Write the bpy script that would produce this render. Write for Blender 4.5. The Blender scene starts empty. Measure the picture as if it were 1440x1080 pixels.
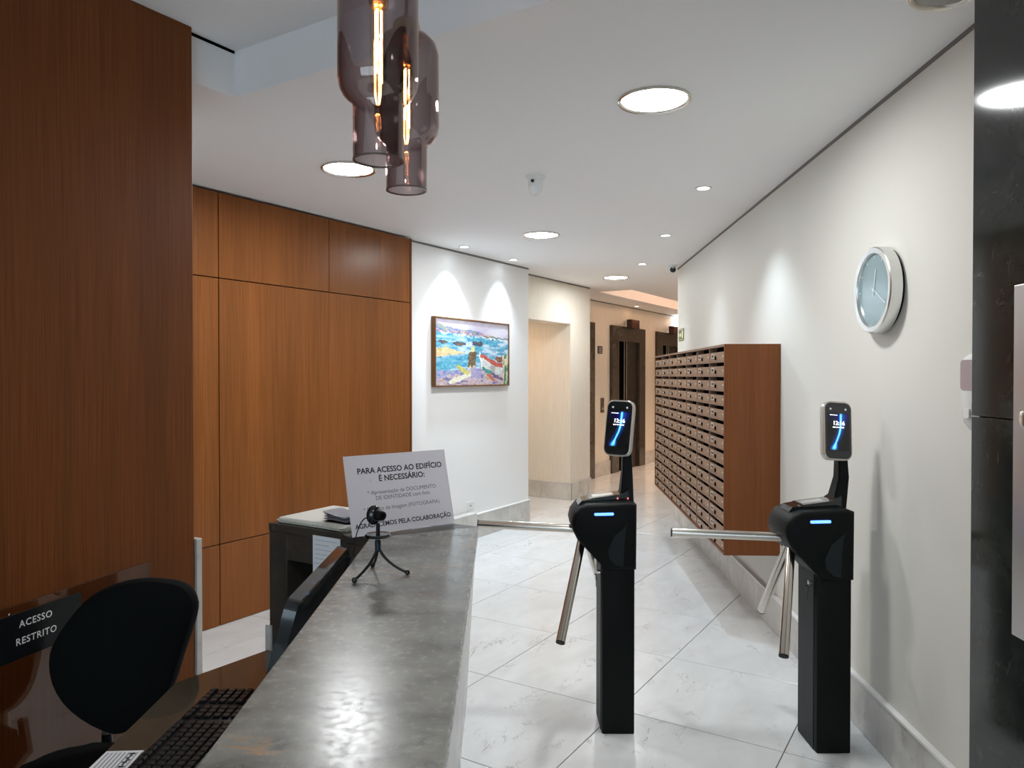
import bpy, bmesh, math, random
from mathutils import Vector, Matrix
random.seed(7)
sc = bpy.context.scene
COL = sc.collection

# ------------------------------------------------------------------ camera
F = 1040.0; CAMH = 1.52
PITCH = math.atan(12.0 / F)
cam_d = bpy.data.cameras.new('camera'); cam = bpy.data.objects.new('camera', cam_d); COL.objects.link(cam)
cam_d.sensor_fit = 'HORIZONTAL'; cam_d.sensor_width = 36.0; cam_d.lens = 36.0 * F / 1440.0
cam_d.clip_start = 0.02; cam_d.clip_end = 100
cam.location = (0, 0, CAMH); cam.rotation_euler = (math.pi / 2 - PITCH, 0, 0)
sc.camera = cam
# ------------------------------------------------------------------ world, exposure
w = bpy.data.worlds.new('world'); sc.world = w; w.use_nodes = True
bg = w.node_tree.nodes['Background']; bg.inputs[0].default_value = (0.80, 0.90, 1.0, 1); bg.inputs[1].default_value = 1.4
sc.view_settings.view_transform = 'Standard'; sc.view_settings.look = 'None'
sc.view_settings.gamma = 1.0; sc.view_settings.use_curve_mapping = False
sc.view_settings.exposure = 1.12
PANEL_LIGHT = 56.0       # radiance of the round ceiling panels
SPOT_W = 26.0            # small cool downlights
HALL_SPOT_W = 34.0       # warm downlights in the lift hall
COVE_LIGHT = 3.2

# ------------------------------------------------------------------ geometry of the place
TH = math.atan(646.0 / F)                       # left wall direction, right of straight ahead
DL = Vector((math.sin(TH), math.cos(TH), 0)); NN = Vector((-math.cos(TH), math.sin(TH), 0))
GA = math.pi / 2 - TH                           # rotation that turns local x into DL, local y into NN
TR = math.atan(51.0 / F)
DR = Vector((math.sin(TR), math.cos(TR), 0)); NR = Vector((-math.cos(TR), math.sin(TR), 0))
RA = math.pi / 2 - TR
def G(t, n, z=0.0): return DL * t + NN * n + Vector((0, 0, z))
def RW(a, b, z=0.0): return DR * a + NR * b + Vector((0, 0, z))
def tn(p): return p.dot(DL), p.dot(NN)
def ab(p): return p.dot(DR), p.dot(NR)
CAM = Vector((0, 0, CAMH))
def ray(px, py):
    x = (px - 720) / F; y = (540 - py) / F
    c, s = math.cos(PITCH), math.sin(PITCH)
    return Vector((x, c + y * s, -s + y * c))
def on_z(px, py, z):
    d = ray(px, py); return CAM + d * ((z - CAMH) / d.z)
def on_plane(px, py, p0, nrm):
    d = ray(px, py); return CAM + d * ((p0 - CAM).dot(nrm) / d.dot(nrm))
def on_y(px, py, Y):
    d = ray(px, py); return CAM + d * (Y / d.y)
def on_n(px, py, n): return on_plane(px, py, NN * n, NN)
def on_b(px, py, b): return on_plane(px, py, NR * b, NR)

CEIL = 2.64; UPC = 2.823
N_WOOD = tn(on_z(285, 888.3, 0))[1]
N_WHITE = N_WOOD + 0.07
N_S2 = tn(on_z(802, 704, 0))[1] + 0.02
N_E = tn(on_z(858, 666, 0))[1] + 0.02
B_BASE = ab(on_z(1237, 1059, 0))[1]
B_WALL = B_BASE - 0.022
T_A, N_B = tn(on_z(330, 137, CEIL))
T_PANEL, N_PANEL = tn(on_z(270, 38, UPC))

# ------------------------------------------------------------------ materials
def nt(name):
    m = bpy.data.materials.new(name); m.use_nodes = True
    t = m.node_tree; b = t.nodes['Principled BSDF']; return m, t, b
def mat(name, col, rough=0.5, metal=0.0, spec=0.5, coat=0.0, emit=None, es=0.0):
    m, t, b = nt(name)
    b.inputs['Base Color'].default_value = (*col, 1); b.inputs['Roughness'].default_value = rough
    b.inputs['Metallic'].default_value = metal; b.inputs['Specular IOR Level'].default_value = spec
    b.inputs['Coat Weight'].default_value = coat; b.inputs['Coat Roughness'].default_value = 0.05
    if emit: b.inputs['Emission Color'].default_value = (*emit, 1); b.inputs['Emission Strength'].default_value = es
    return m
def N(t, typ, **kw):
    n = t.nodes.new(typ)
    for k, v in kw.items(): setattr(n, k, v)
    return n
def coords(t, scale=(1, 1, 1), rnd=0.0, src='Object', rot=(0, 0, 0)):
    tc = N(t, 'ShaderNodeTexCoord'); mp = N(t, 'ShaderNodeMapping')
    mp.inputs['Scale'].default_value = scale; mp.inputs['Rotation'].default_value = rot
    t.links.new(tc.outputs[src], mp.inputs['Vector'])
    if rnd:
        oi = N(t, 'ShaderNodeObjectInfo'); mm = N(t, 'ShaderNodeMath', operation='MULTIPLY'); mm.inputs[1].default_value = rnd
        t.links.new(oi.outputs['Random'], mm.inputs[0])
        cb = N(t, 'ShaderNodeCombineXYZ')
        for i in range(3): t.links.new(mm.outputs[0], cb.inputs[i])
        t.links.new(cb.outputs[0], mp.inputs['Location'])
    return mp.outputs['Vector']
def noise(t, vec, scale, detail=4, rough=0.55, dist=0.0):
    n = N(t, 'ShaderNodeTexNoise'); n.inputs['Scale'].default_value = scale; n.inputs['Detail'].default_value = detail
    n.inputs['Roughness'].default_value = rough; n.inputs['Distortion'].default_value = dist
    t.links.new(vec, n.inputs['Vector']); return n.outputs['Fac']
def ramp(t, fac, stops):
    r = N(t, 'ShaderNodeValToRGB'); e = r.color_ramp.elements
    while len(e) < len(stops): e.new(0.5)
    for el, (p, c) in zip(e, stops): el.position = p; el.color = (*c, 1) if len(c) == 3 else c
    t.links.new(fac, r.inputs['Fac']); return r.outputs['Color']
def mixc(t, fac, a, b, mode='MIX'):
    m = N(t, 'ShaderNodeMix', data_type='RGBA', blend_type=mode)
    if isinstance(fac, (int, float)): m.inputs[0].default_value = fac
    else: t.links.new(fac, m.inputs[0])
    for sock, v in ((m.inputs[6], a), (m.inputs[7], b)):
        if isinstance(v, tuple): sock.default_value = (*v, 1)
        else: t.links.new(v, sock)
    return m.outputs[2]
def bump(t, b, fac, strength=0.1, dist=0.01):
    bp = N(t, 'ShaderNodeBump'); bp.inputs['Strength'].default_value = strength; bp.inputs['Distance'].default_value = dist
    t.links.new(fac, bp.inputs['Height']); t.links.new(bp.outputs[0], b.inputs['Normal'])

def wood_mat(name, dark, light, rough=0.35, rnd=9.0):
    m, t, b = nt(name)
    v = coords(t, (75, 75, 0.8), rnd); f = noise(t, v, 3.0, 5, 0.6, 0.1)
    v2 = coords(t, (3.2, 3.2, 0.12), rnd); f2 = noise(t, v2, 2.0, 3)
    c1 = ramp(t, f, [(0.25, dark), (0.75, light)])
    c2 = ramp(t, f2, [(0.3, (0.82, 0.81, 0.8)), (0.7, (1.1, 1.08, 1.06))])
    t.links.new(mixc(t, 1.0, c1, c2, 'MULTIPLY'), b.inputs['Base Color'])
    b.inputs['Roughness'].default_value = rough; b.inputs['Specular IOR Level'].default_value = 0.18
    bump(t, b, f, 0.06, 0.002); return m
def marble_mat(name, base, vein, scale=1.0, rough=0.16, rnd=37.0, warm=None, veinw=0.035, amount=0.8, spec=0.5, stretch=(1, 1, 1), rot=(0, 0, 0)):
    m, t, b = nt(name)
    v = coords(t, tuple(scale * s for s in stretch), rnd, rot=rot)
    cloud = noise(t, v, 2.2, 6, 0.6, 0.6)
    n1 = noise(t, v, 1.7, 8, 0.62, 1.6)
    d = N(t, 'ShaderNodeMath', operation='SUBTRACT'); d.inputs[1].default_value = 0.5; t.links.new(n1, d.inputs[0])
    a = N(t, 'ShaderNodeMath', operation='ABSOLUTE'); t.links.new(d.outputs[0], a.inputs[0])
    vm = ramp(t, a.outputs[0], [(0.0, (1, 1, 1)), (veinw, (0, 0, 0))])
    br = noise(t, v, 3.1, 3); brm = ramp(t, br, [(0.54, (0, 0, 0)), (0.72, (1, 1, 1))])
    mask = mixc(t, 1.0, vm, brm, 'MULTIPLY')
    mm = N(t, 'ShaderNodeMath', operation='MULTIPLY'); mm.inputs[1].default_value = amount; t.links.new(mask, mm.inputs[0])
    dk = tuple(c * 0.8 for c in base) if warm is None else warm
    bc = mixc(t, ramp(t, cloud, [(0.35, (0, 0, 0)), (0.7, (1, 1, 1))]), base, dk)
    t.links.new(mixc(t, mm.outputs[0], bc, vein), b.inputs['Base Color'])
    b.inputs['Roughness'].default_value = rough; b.inputs['Specular IOR Level'].default_value = spec
    return m
def plaster_mat(name, col, rough=0.6, stripe=False):
    m, t, b = nt(name)
    if stripe:
        v = coords(t, (90, 90, 2.0)); f = noise(t, v, 2.0, 3)
        t.links.new(ramp(t, f, [(0.3, tuple(c * 0.9 for c in col)), (0.7, tuple(min(1, c * 1.05) for c in col))]), b.inputs['Base Color'])
    else:
        v = coords(t, (1, 1, 1)); f = noise(t, v, 60.0, 3)
        b.inputs['Base Color'].default_value = (*col, 1)
    bump(t, b, f, 0.04, 0.002); b.inputs['Roughness'].default_value = rough; b.inputs['Specular IOR Level'].default_value = 0.3
    return m
def thin_glass(name, tint, ior=1.5, rough=0.02, extra=0.0, gcol=(1, 1, 1)):
    m, t, b = nt(name); t.nodes.remove(b)
    out = t.nodes['Material Output']
    tr = N(t, 'ShaderNodeBsdfTransparent'); tr.inputs[0].default_value = (*tint, 1)
    gl = N(t, 'ShaderNodeBsdfGlossy'); gl.inputs['Roughness'].default_value = rough; gl.inputs['Color'].default_value = (*gcol, 1)
    fr = N(t, 'ShaderNodeFresnel'); 
    ge = N(t, 'ShaderNodeNewGeometry'); mi = N(t, 'ShaderNodeMix', data_type='FLOAT'); mi.inputs[2].default_value = ior; mi.inputs[3].default_value = 1.0 / ior
    t.links.new(ge.outputs['Backfacing'], mi.inputs[0]); t.links.new(mi.outputs[0], fr.inputs[0])   # same reflectance from both sides of a thin sheet
    ad = N(t, 'ShaderNodeMath', operation='ADD', use_clamp=True); ad.inputs[1].default_value = extra; t.links.new(fr.outputs[0], ad.inputs[0])
    mx = N(t, 'ShaderNodeMixShader'); t.links.new(ad.outputs[0], mx.inputs[0])
    t.links.new(tr.outputs[0], mx.inputs[1]); t.links.new(gl.outputs[0], mx.inputs[2]); t.links.new(mx.outputs[0], out.inputs[0])
    return m
def smoked(m, tint):
    t = m.node_tree; tr = [n for n in t.nodes if n.type == 'BSDF_TRANSPARENT'][0]
    lw = N(t, 'ShaderNodeLayerWeight'); lw.inputs[0].default_value = 0.35
    t.links.new(mixc(t, lw.outputs['Facing'], tint, tuple(c ** 4 for c in tint)), tr.inputs[0]); return m
def vcol_mat(name, rough=0.5, emit=0.0):
    m, t, b = nt(name); a = N(t, 'ShaderNodeAttribute', attribute_name='paint')
    t.links.new(a.outputs['Color'], b.inputs['Base Color']); b.inputs['Roughness'].default_value = rough
    if emit: t.links.new(a.outputs['Color'], b.inputs['Emission Color']); b.inputs['Emission Strength'].default_value = emit
    return m
def emis(name, col, s): return mat(name, (0.8, 0.8, 0.8), 0.5, emit=col, es=s)

M = {}
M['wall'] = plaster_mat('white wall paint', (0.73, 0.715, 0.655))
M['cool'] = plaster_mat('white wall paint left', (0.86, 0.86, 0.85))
M['cream'] = plaster_mat('cream wall covering', (0.80, 0.75, 0.65), 0.6, True)
M['ceil'] = plaster_mat('ceiling paint', (0.87, 0.87, 0.87), 0.7)
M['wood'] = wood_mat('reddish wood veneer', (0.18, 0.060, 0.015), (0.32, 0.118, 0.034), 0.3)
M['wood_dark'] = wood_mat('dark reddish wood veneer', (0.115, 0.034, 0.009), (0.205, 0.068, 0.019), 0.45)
M['wood_cab'] = wood_mat('cabinet wood veneer', (0.14, 0.045, 0.014), (0.21, 0.075, 0.025), 0.5)
M['tile'] = marble_mat('white marble tile', (0.73, 0.745, 0.745), (0.2, 0.18, 0.165), 1.3, 0.17, 57.0, (0.64, 0.65, 0.645), 0.014, 0.9, stretch=(1.0, 1.9, 1))
M['base'] = marble_mat('white marble skirting', (0.66, 0.65, 0.61), (0.3, 0.28, 0.26), 2.2, 0.25, 41.0, (0.5, 0.48, 0.45), 0.03)
M['grout'] = mat('grout', (0.2, 0.19, 0.175), 0.8)
M['counter'] = marble_mat('grey green marble counter', (0.30, 0.295, 0.26), (0.06, 0.06, 0.054), 4.2, 0.25, 0.0, (0.125, 0.122, 0.11), 0.05, 0.8, 0.35, stretch=(1.0, 1.7, 1), rot=(0, 0, 0.5))
def tan_veins(m):
    t = m.node_tree; b = t.nodes['Principled BSDF']; src = b.inputs['Base Color'].links[0].from_socket
    v = coords(t, (2.2, 4.2, 1), rot=(0, 0, 0.35)); n1 = noise(t, v, 1.9, 7, 0.6, 1.2)
    d = N(t, 'ShaderNodeMath', operation='SUBTRACT'); d.inputs[1].default_value = 0.53; t.links.new(n1, d.inputs[0])
    ab_ = N(t, 'ShaderNodeMath', operation='ABSOLUTE'); t.links.new(d.outputs[0], ab_.inputs[0])
    vm = ramp(t, ab_.outputs[0], [(0.0, (1, 1, 1)), (0.02, (0, 0, 0))]); br = ramp(t, noise(t, v, 0.9, 2), [(0.55, (0, 0, 0)), (0.66, (1, 1, 1))])
    t.links.new(mixc(t, mixc(t, 1.0, vm, br, 'MULTIPLY'), src, (0.42, 0.27, 0.15)), b.inputs['Base Color'])
    rr = N(t, 'ShaderNodeMapRange'); rr.inputs[1].default_value = 0.4; rr.inputs[2].default_value = 0.65; rr.inputs[3].default_value = 0.22; rr.inputs[4].default_value = 0.29
    t.links.new(noise(t, coords(t, (1, 1, 1)), 70.0, 4), rr.inputs[0]); t.links.new(rr.outputs[0], b.inputs['Roughness'])
tan_veins(M['counter'])
M['front'] = marble_mat('grey marble counter front', (0.5, 0.49, 0.46), (0.3, 0.28, 0.26), 2.0, 0.2, 11.0, (0.4, 0.39, 0.37), 0.03)
M['stone'] = marble_mat('dark brown stone', (0.078, 0.063, 0.05), (0.24, 0.21, 0.17), 2.6, 0.3, 0.0, (0.03, 0.026, 0.022), 0.012, 0.6, 0.2)
M['green'] = marble_mat('dark green marble', (0.030, 0.035, 0.030), (0.2, 0.2, 0.17), 3.2, 0.08, 0.0, (0.010, 0.013, 0.012), 0.012, 0.6, 0.35)
M['lift'] = marble_mat('brown lift surround marble', (0.07, 0.054, 0.04), (0.2, 0.16, 0.12), 2.6, 0.16, 20.0, (0.03, 0.022, 0.016), 0.02, 0.6)
M['lift_dark'] = marble_mat('dark lift door', (0.035, 0.025, 0.018), (0.07, 0.05, 0.035), 3.0, 0.3, 20.0, (0.015, 0.011, 0.008), 0.02, 0.5, 0.2)
M['black'] = mat('satin black metal', (0.004, 0.005, 0.005), 0.5, spec=0.15)
M['blackp'] = mat('black plastic', (0.006, 0.007, 0.008), 0.35, spec=0.3)
M['slate'] = mat('dark slate panel', (0.014, 0.018, 0.020), 0.5, spec=0.2)
M['gloss'] = mat('gloss black plastic', (0.008, 0.011, 0.013), 0.07, coat=0.6)
M['void'] = mat('black interior', (0.003, 0.003, 0.003), 0.8, spec=0.0)
M['fabric'] = mat('black upholstery', (0.004, 0.005, 0.005), 0.8, spec=0.08)
M['steel'] = mat('brushed stainless steel', (0.62, 0.58, 0.52), 0.2, 1.0)
M['alu'] = mat('brushed aluminium', (0.72, 0.73, 0.72), 0.28, 1.0)
M['silver'] = mat('silver plastic casing', (0.55, 0.53, 0.48), 0.3, 0.7)
M['taupe'] = mat('taupe bronze metal', (0.27, 0.155, 0.092), 0.45)
M['taupe_rail'] = mat('bronze rail', (0.22, 0.122, 0.072), 0.5)
M['white'] = mat('white plastic', (0.8, 0.8, 0.78), 0.4)
M['trim'] = mat('white lamp trim', (0.72, 0.72, 0.7), 0.4)
M['paper'] = mat('white paper', (0.82, 0.82, 0.84), 0.6)
M['paper_grey'] = mat('grey receipt paper', (0.66, 0.65, 0.69), 0.7)
M['paper_old'] = mat('cream paper', (0.75, 0.74, 0.66), 0.7)
M['acrylic'] = mat('white laminated sheet', (0.88, 0.88, 0.94), 0.18)
def sheet_mat(name, col):
    m, t, b = nt(name); out = t.nodes['Material Output']
    b.inputs['Base Color'].default_value = (*col, 1); b.inputs['Roughness'].default_value = 0.2
    tl = N(t, 'ShaderNodeBsdfTranslucent'); tl.inputs[0].default_value = (*col, 1)
    mx = N(t, 'ShaderNodeMixShader'); mx.inputs[0].default_value = 0.5
    t.links.new(b.outputs[0], mx.inputs[1]); t.links.new(tl.outputs[0], mx.inputs[2]); t.links.new(mx.outputs[0], out.inputs[0]); return m
M['acrylic'] = sheet_mat('translucent laminated sheet', (0.90, 0.90, 0.97))
M['ink'] = mat('black ink', (0.02, 0.02, 0.025), 0.6)
M['ink_grey'] = mat('grey ink', (0.16, 0.16, 0.18), 0.6)
M['letter'] = mat('white lettering', (0.82, 0.82, 0.8), 0.5)
M['desk'] = mat('bronze glass worktop', (0.075, 0.06, 0.04), 0.06, spec=0.9)
M['gate'] = thin_glass('bronze glass', (0.72, 0.66, 0.6), 1.5)
M['smoke'] = thin_glass('smoked lamp glass', (0.80, 0.76, 0.775), 1.7, 0.03, 0.03, (0.95, 0.86, 0.8))
smoked(M['smoke'], (0.83, 0.79, 0.80))
M['rim'] = mat('cut glass rim', (0.10, 0.09, 0.085), 0.08, 0.0, 0.9)
M['copper'] = mat('copper lamp ring', (0.7, 0.3, 0.14), 0.15, 1.0)
M['brass'] = mat('brass', (0.6, 0.4, 0.17), 0.25, 1.0)
M['bulb'] = thin_glass('bulb glass', (1.0, 0.92, 0.8), 1.12, 0.1, 0.0, (0.2, 0.15, 0.1))
M['filament'] = emis('lamp filament', (1.0, 0.5, 0.17), 55.0)
M['panel_light'] = emis('lit ceiling panel', (0.97, 0.99, 1.0), PANEL_LIGHT)
M['spot_light'] = emis('lit downlight lens', (0.85, 0.93, 1.0), 14.0)
M['warm_light'] = emis('lit warm lens', (1.0, 0.75, 0.5), 10.0)
M['cove'] = emis('warm light strip', (1.0, 0.60, 0.40), COVE_LIGHT)
M['globe'] = emis('lit round wall lamp', (0.9, 0.95, 1.0), 2.2)
M['led'] = emis('blue light bar', (0.012, 0.13, 1.0), 2.2)
M['red'] = emis('red indicator', (1.0, 0.05, 0.03), 0.9)
M['digits'] = emis('lit screen text', (0.9, 0.95, 1.0), 1.0)
M['dark_red'] = mat('dark red display', (0.035, 0.008, 0.006), 0.12)
M['clock_face'] = mat('grey blue clock dial', (0.22, 0.32, 0.34), 0.12, 0.0, 0.6)
M['clock_mark'] = mat('pale clock hand', (0.75, 0.82, 0.82), 0.4)
M['green_sign'] = mat('olive green sign', (0.09, 0.11, 0.025), 0.5)
M['sign_pale'] = mat('pale sign figure', (0.72, 0.72, 0.45), 0.5)
M['mauve'] = mat('translucent mauve window', (0.42, 0.32, 0.32), 0.2)
M['frame_wood'] = wood_mat('picture frame wood', (0.12, 0.055, 0.02), (0.26, 0.13, 0.05), 0.45)
M['paint'] = vcol_mat('oil paint', 0.5)
M['screen'] = vcol_mat('lit screen', 0.1, 1.0)
M['unlit'] = mat('unlit lamp lens', (0.30, 0.29, 0.26), 0.4)
M['keycap'] = mat('keyboard key', (0.012, 0.012, 0.012), 0.3)
M['door_steel'] = mat('dark lift door steel', (0.16, 0.13, 0.11), 0.3, 0.8)

# ------------------------------------------------------------------ mesh helpers
def link(name, bm, m, parent=None, smooth=False, mw=None):
    me = bpy.data.meshes.new(name); bmesh.ops.recalc_face_normals(bm, faces=bm.faces[:]); bm.to_mesh(me); bm.free()
    if smooth:
        for p in me.polygons: p.use_smooth = True
        try: me.set_sharp_from_angle(angle=math.radians(38))
        except Exception: pass
    if m: me.materials.append(M[m] if isinstance(m, str) else m)
    o = bpy.data.objects.new(name, me); COL.objects.link(o)
    if parent: o.parent = parent
    if mw is not None: o.matrix_local = mw
    return o
def inst(name, me, parent=None, mw=None):
    o = bpy.data.objects.new(name, me); COL.objects.link(o)
    if parent: o.parent = parent
    if mw is not None: o.matrix_local = mw
    return o
def tag(o, label, cat, group=None):
    o['label'] = label; o['category'] = cat
    if group: o['group'] = group
    return o
def struct(o, label=None):
    o['kind'] = 'structure'
    if label: o['label'] = label
    return o
def thing(name, label, cat, loc=(0, 0, 0), rz=0.0, group=None):
    o = bpy.data.objects.new(name, None); COL.objects.link(o); o.empty_display_size = 0.1
    o.location = loc; o.rotation_euler = (0, 0, rz); return tag(o, label, cat, group)
def box(bm, x0, x1, y0, y1, z0, z1, bev=0.0, seg=2):
    vs = [bm.verts.new(p) for p in ((x0,y0,z0),(x1,y0,z0),(x1,y1,z0),(x0,y1,z0),(x0,y0,z1),(x1,y0,z1),(x1,y1,z1),(x0,y1,z1))]
    fs = [bm.faces.new([vs[i] for i in q]) for q in ((0,3,2,1),(4,5,6,7),(0,1,5,4),(1,2,6,5),(2,3,7,6),(3,0,4,7))]
    if bev:
        es = list({e for f in fs for e in f.edges}); bmesh.ops.bevel(bm, geom=es, offset=bev, segments=seg, affect='EDGES', profile=0.5)
    return bm
def BX(*a, **k): return box(bmesh.new(), *a, **k)
def prism(pts, z0, z1, bev=0.0, bm=None, seg=2):
    bm = bm or bmesh.new(); n = len(pts)
    lo = [bm.verts.new((p[0], p[1], z0)) for p in pts]; hi = [bm.verts.new((p[0], p[1], z1)) for p in pts]
    fs = [bm.faces.new(lo[::-1]), bm.faces.new(hi)] + [bm.faces.new((lo[i], lo[(i+1) % n], hi[(i+1) % n], hi[i])) for i in range(n)]
    if bev:
        es = list({e for f in fs[:2] for e in f.edges}); bmesh.ops.bevel(bm, geom=es, offset=bev, segments=seg, affect='EDGES', profile=0.5)
    return bm
def lathe(prof, seg=32, bm=None, closed=False):
    bm = bm or bmesh.new(); rings = []
    for r, z in prof:
        if r < 1e-6: rings.append([bm.verts.new((0, 0, z))])
        else: rings.append([bm.verts.new((r * math.cos(2*math.pi*i/seg), r * math.sin(2*math.pi*i/seg), z)) for i in range(seg)])
    pr = list(zip(rings, rings[1:])) + ([(rings[-1], rings[0])] if closed else [])
    for a, b in pr:
        for i in range(seg):
            j = (i + 1) % seg
            if len(a) == 1 and len(b) == 1: continue
            if len(a) == 1: bm.faces.new((a[0], b[i], b[j]))
            elif len(b) == 1: bm.faces.new((a[i], a[j], b[0]))
            else: bm.faces.new((a[i], a[j], b[j], b[i]))
    return bm
def tube(path, r, seg=12, bm=None, caps=True):
    bm = bm or bmesh.new(); path = [Vector(p) for p in path]; rings = []
    up = Vector((0, 0, 1)); prev = None
    for i, p in enumerate(path):
        d = (path[min(i+1, len(path)-1)] - path[max(i-1, 0)]).normalized()
        if prev is None:
            u = d.cross(up if abs(d.z) < 0.9 else Vector((1, 0, 0))).normalized()
        else: u = (prev - d * prev.dot(d)).normalized()
        prev = u; v = d.cross(u); rr = r[i] if isinstance(r, (list, tuple)) else r
        rings.append([bm.verts.new(p + (u * math.cos(2*math.pi*k/seg) + v * math.sin(2*math.pi*k/seg)) * rr) for k in range(seg)])
    for a, b in zip(rings, rings[1:]):
        for i in range(seg): bm.faces.new((a[i], a[(i+1) % seg], b[(i+1) % seg], b[i]))
    if caps: bm.faces.new(rings[0][::-1]); bm.faces.new(rings[-1])
    return bm
def sphere(bm, c, r, sx=1, sy=1, sz=1, u=14, v=10):
    bmesh.ops.create_uvsphere(bm, u_segments=u, v_segments=v, radius=r, matrix=Matrix.Translation(c) @ Matrix.Diagonal((sx, sy, sz, 1)))
    return bm
def bez(p0, p1, p2, n=10):
    p0, p1, p2 = Vector(p0), Vector(p1), Vector(p2)
    return [p0*(1-t)**2 + p1*2*t*(1-t) + p2*t*t for t in [i/n for i in range(n+1)]]
def axes(o, x, y):
    x = Vector(x).normalized(); y = Vector(y).normalized(); z = x.cross(y)
    m = Matrix((x, y, z)).transposed().to_4x4(); m.translation = Vector(o); return m
def text(name, s, size, m, mw, parent=None, align='CENTER', bold=0.0, space=1.0):
    cu = bpy.data.curves.new(name, 'FONT'); cu.body = s; cu.size = size; cu.align_x = align; cu.align_y = 'CENTER'
    cu.offset = bold; cu.space_character = space; cu.resolution_u = 3
    tmp = bpy.data.objects.new('tmp_text', cu); COL.objects.link(tmp)
    dg = bpy.context.evaluated_depsgraph_get(); me = bpy.data.meshes.new_from_object(tmp.evaluated_get(dg))
    bpy.data.objects.remove(tmp); bpy.data.curves.remove(cu)
    me.name = name; me.materials.clear(); me.materials.append(M[m])
    o = bpy.data.objects.new(name, me); COL.objects.link(o)
    if parent: o.parent = parent
    o.matrix_local = mw; return o
def rrect(w, h, r, n=5):
    out = []
    for cx, cy, a0 in ((w/2-r, h/2-r, 0), (-w/2+r, h/2-r, 90), (-w/2+r, -h/2+r, 180), (w/2-r, -h/2+r, 270)):
        for i in range(n + 1):
            a = math.radians(a0 + 90 * i / n); out.append((cx + r * math.cos(a), cy + r * math.sin(a)))
    return out
GROT = Matrix.Rotation(GA, 4, 'Z'); RROT = Matrix.Rotation(RA, 4, 'Z')

# ------------------------------------------------------------------ setting: floor and its tiles
floor = struct(link('floor', BX(-7, 9, -4.5, 19, -0.12, -0.008), 'grout'), 'polished white marble tile floor with dark joints')
TS = 0.722; T0 = 3.10; N0 = -1.356 + 2 * 1.356
tb = BX(-TS/2 + 0.0021, TS/2 - 0.0021, -TS/2 + 0.0021, TS/2 - 0.0021, -0.012, 0.0, bev=0.0012, seg=1)
tile0 = link('floor_tile', tb, 'tile', floor, mw=Matrix.Identity(4)); tile_me = tile0.data
tiles = []
for i in range(-8, 24):
    for j in range(-9, 9):
        t = T0 + TS * (i + 0.5); n = N0 + TS * (j + 0.5); p = G(t, n)
        if not (-3.4 < p.y < 17.0 and -4.6 < p.x < 5.2): continue
        if n > N_E + 0.5 or (n > N_WHITE + 0.5 and t < tn(on_n(743, 600, N_WHITE))[0] - 0.4): continue
        if n > N_PANEL + 0.4 and t < 1.2: continue
        a, b = ab(p)
        if b < B_WALL - 0.5 and a < 7.2: continue
        if p.y < 1.7 and p.x > 1.75: continue
        vis = p.y > 1.6 and abs(p.x) < 0.75 * p.y + 0.6
        tiles.append((0 if vis else 1, p.length, p))
tiles.sort(key=lambda q: (q[0], q[1]))
first = True
for _, _, p in tiles[:300]:
    mw = Matrix.Translation(p) @ GROT @ Matrix.Rotation(random.choice((0, math.pi)), 4, 'Z')
    if first: tile0.matrix_local = mw; first = False
    else: inst('floor_tile', tile_me, floor, mw)
if len(tiles) > 300:
    bm = bmesh.new()
    for _, _, p in tiles[300:]:
        b2 = bmesh.new(); box(b2, -TS/2 + 0.0021, TS/2 - 0.0021, -TS/2 + 0.0021, TS/2 - 0.0021, -0.012, 0.0)
        b2.transform(Matrix.Translation(p) @ GROT); me = bpy.data.meshes.new('x'); b2.to_mesh(me); b2.free(); bm.from_mesh(me); bpy.data.meshes.remove(me)
    o = link('floor_tile', bm, 'tile', floor); o['kind'] = 'stuff'

# ------------------------------------------------------------------ ceilings (grid frame)
T_P, N_P = tn(on_z(842, 410.5, CEIL)); T_Q, N_Q = tn(on_z(886.7, 407, CEIL))
def gbox(name, t0, t1, n0, n1, z0, z1, m, parent=None, bev=0.0):
    if parent is None: return link(name, BX(t0, t1, n0, n1, z0, z1, bev=bev), m, None, mw=GROT)
    return link(name, BX(t0, t1, n0, n1, z0, z1, bev=bev), m, parent)
bm = bmesh.new()
box(bm, T_A, T_P, -9, 9, CEIL, UPC + 0.1); box(bm, -9, T_A, N_B, 9, CEIL, UPC + 0.1)
box(bm, T_P, 19, N_P, 9, CEIL, UPC + 0.1); box(bm, T_P, 19, -9, N_Q, CEIL, UPC + 0.1); box(bm, T_P + 5.5, 19, N_Q, N_P, CEIL, UPC + 0.1)
box(bm, T_P, T_P + 5.5, N_Q, N_P, UPC + 0.02, UPC + 0.1)
ceiling = struct(link('ceiling', bm, 'ceil', mw=GROT), 'white plaster ceiling with a raised tray and a lit cove')
bm = BX(-9, T_A + 0.1, -9, N_B + 0.1, UPC, UPC + 0.1)
struct(link('ceiling', bm, 'ceil', mw=GROT), 'raised white ceiling over the reception desk')
# black strip along the tray side, standing in for the shade of a gap
struct(gbox('trim_1', -4, T_A - 0.004, N_B - 0.006, N_B, UPC - 0.010, UPC, 'void'), 'black strip as the shadow gap along the raised ceiling')
cove = tag(gbox('cove_light', T_P + 0.15, T_P + 5.3, N_Q + 0.01, N_Q + 0.04, CEIL + 0.05, CEIL + 0.09, 'cove'), 'warm light strip hidden in the ceiling cove by the lifts', 'light strip')

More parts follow.
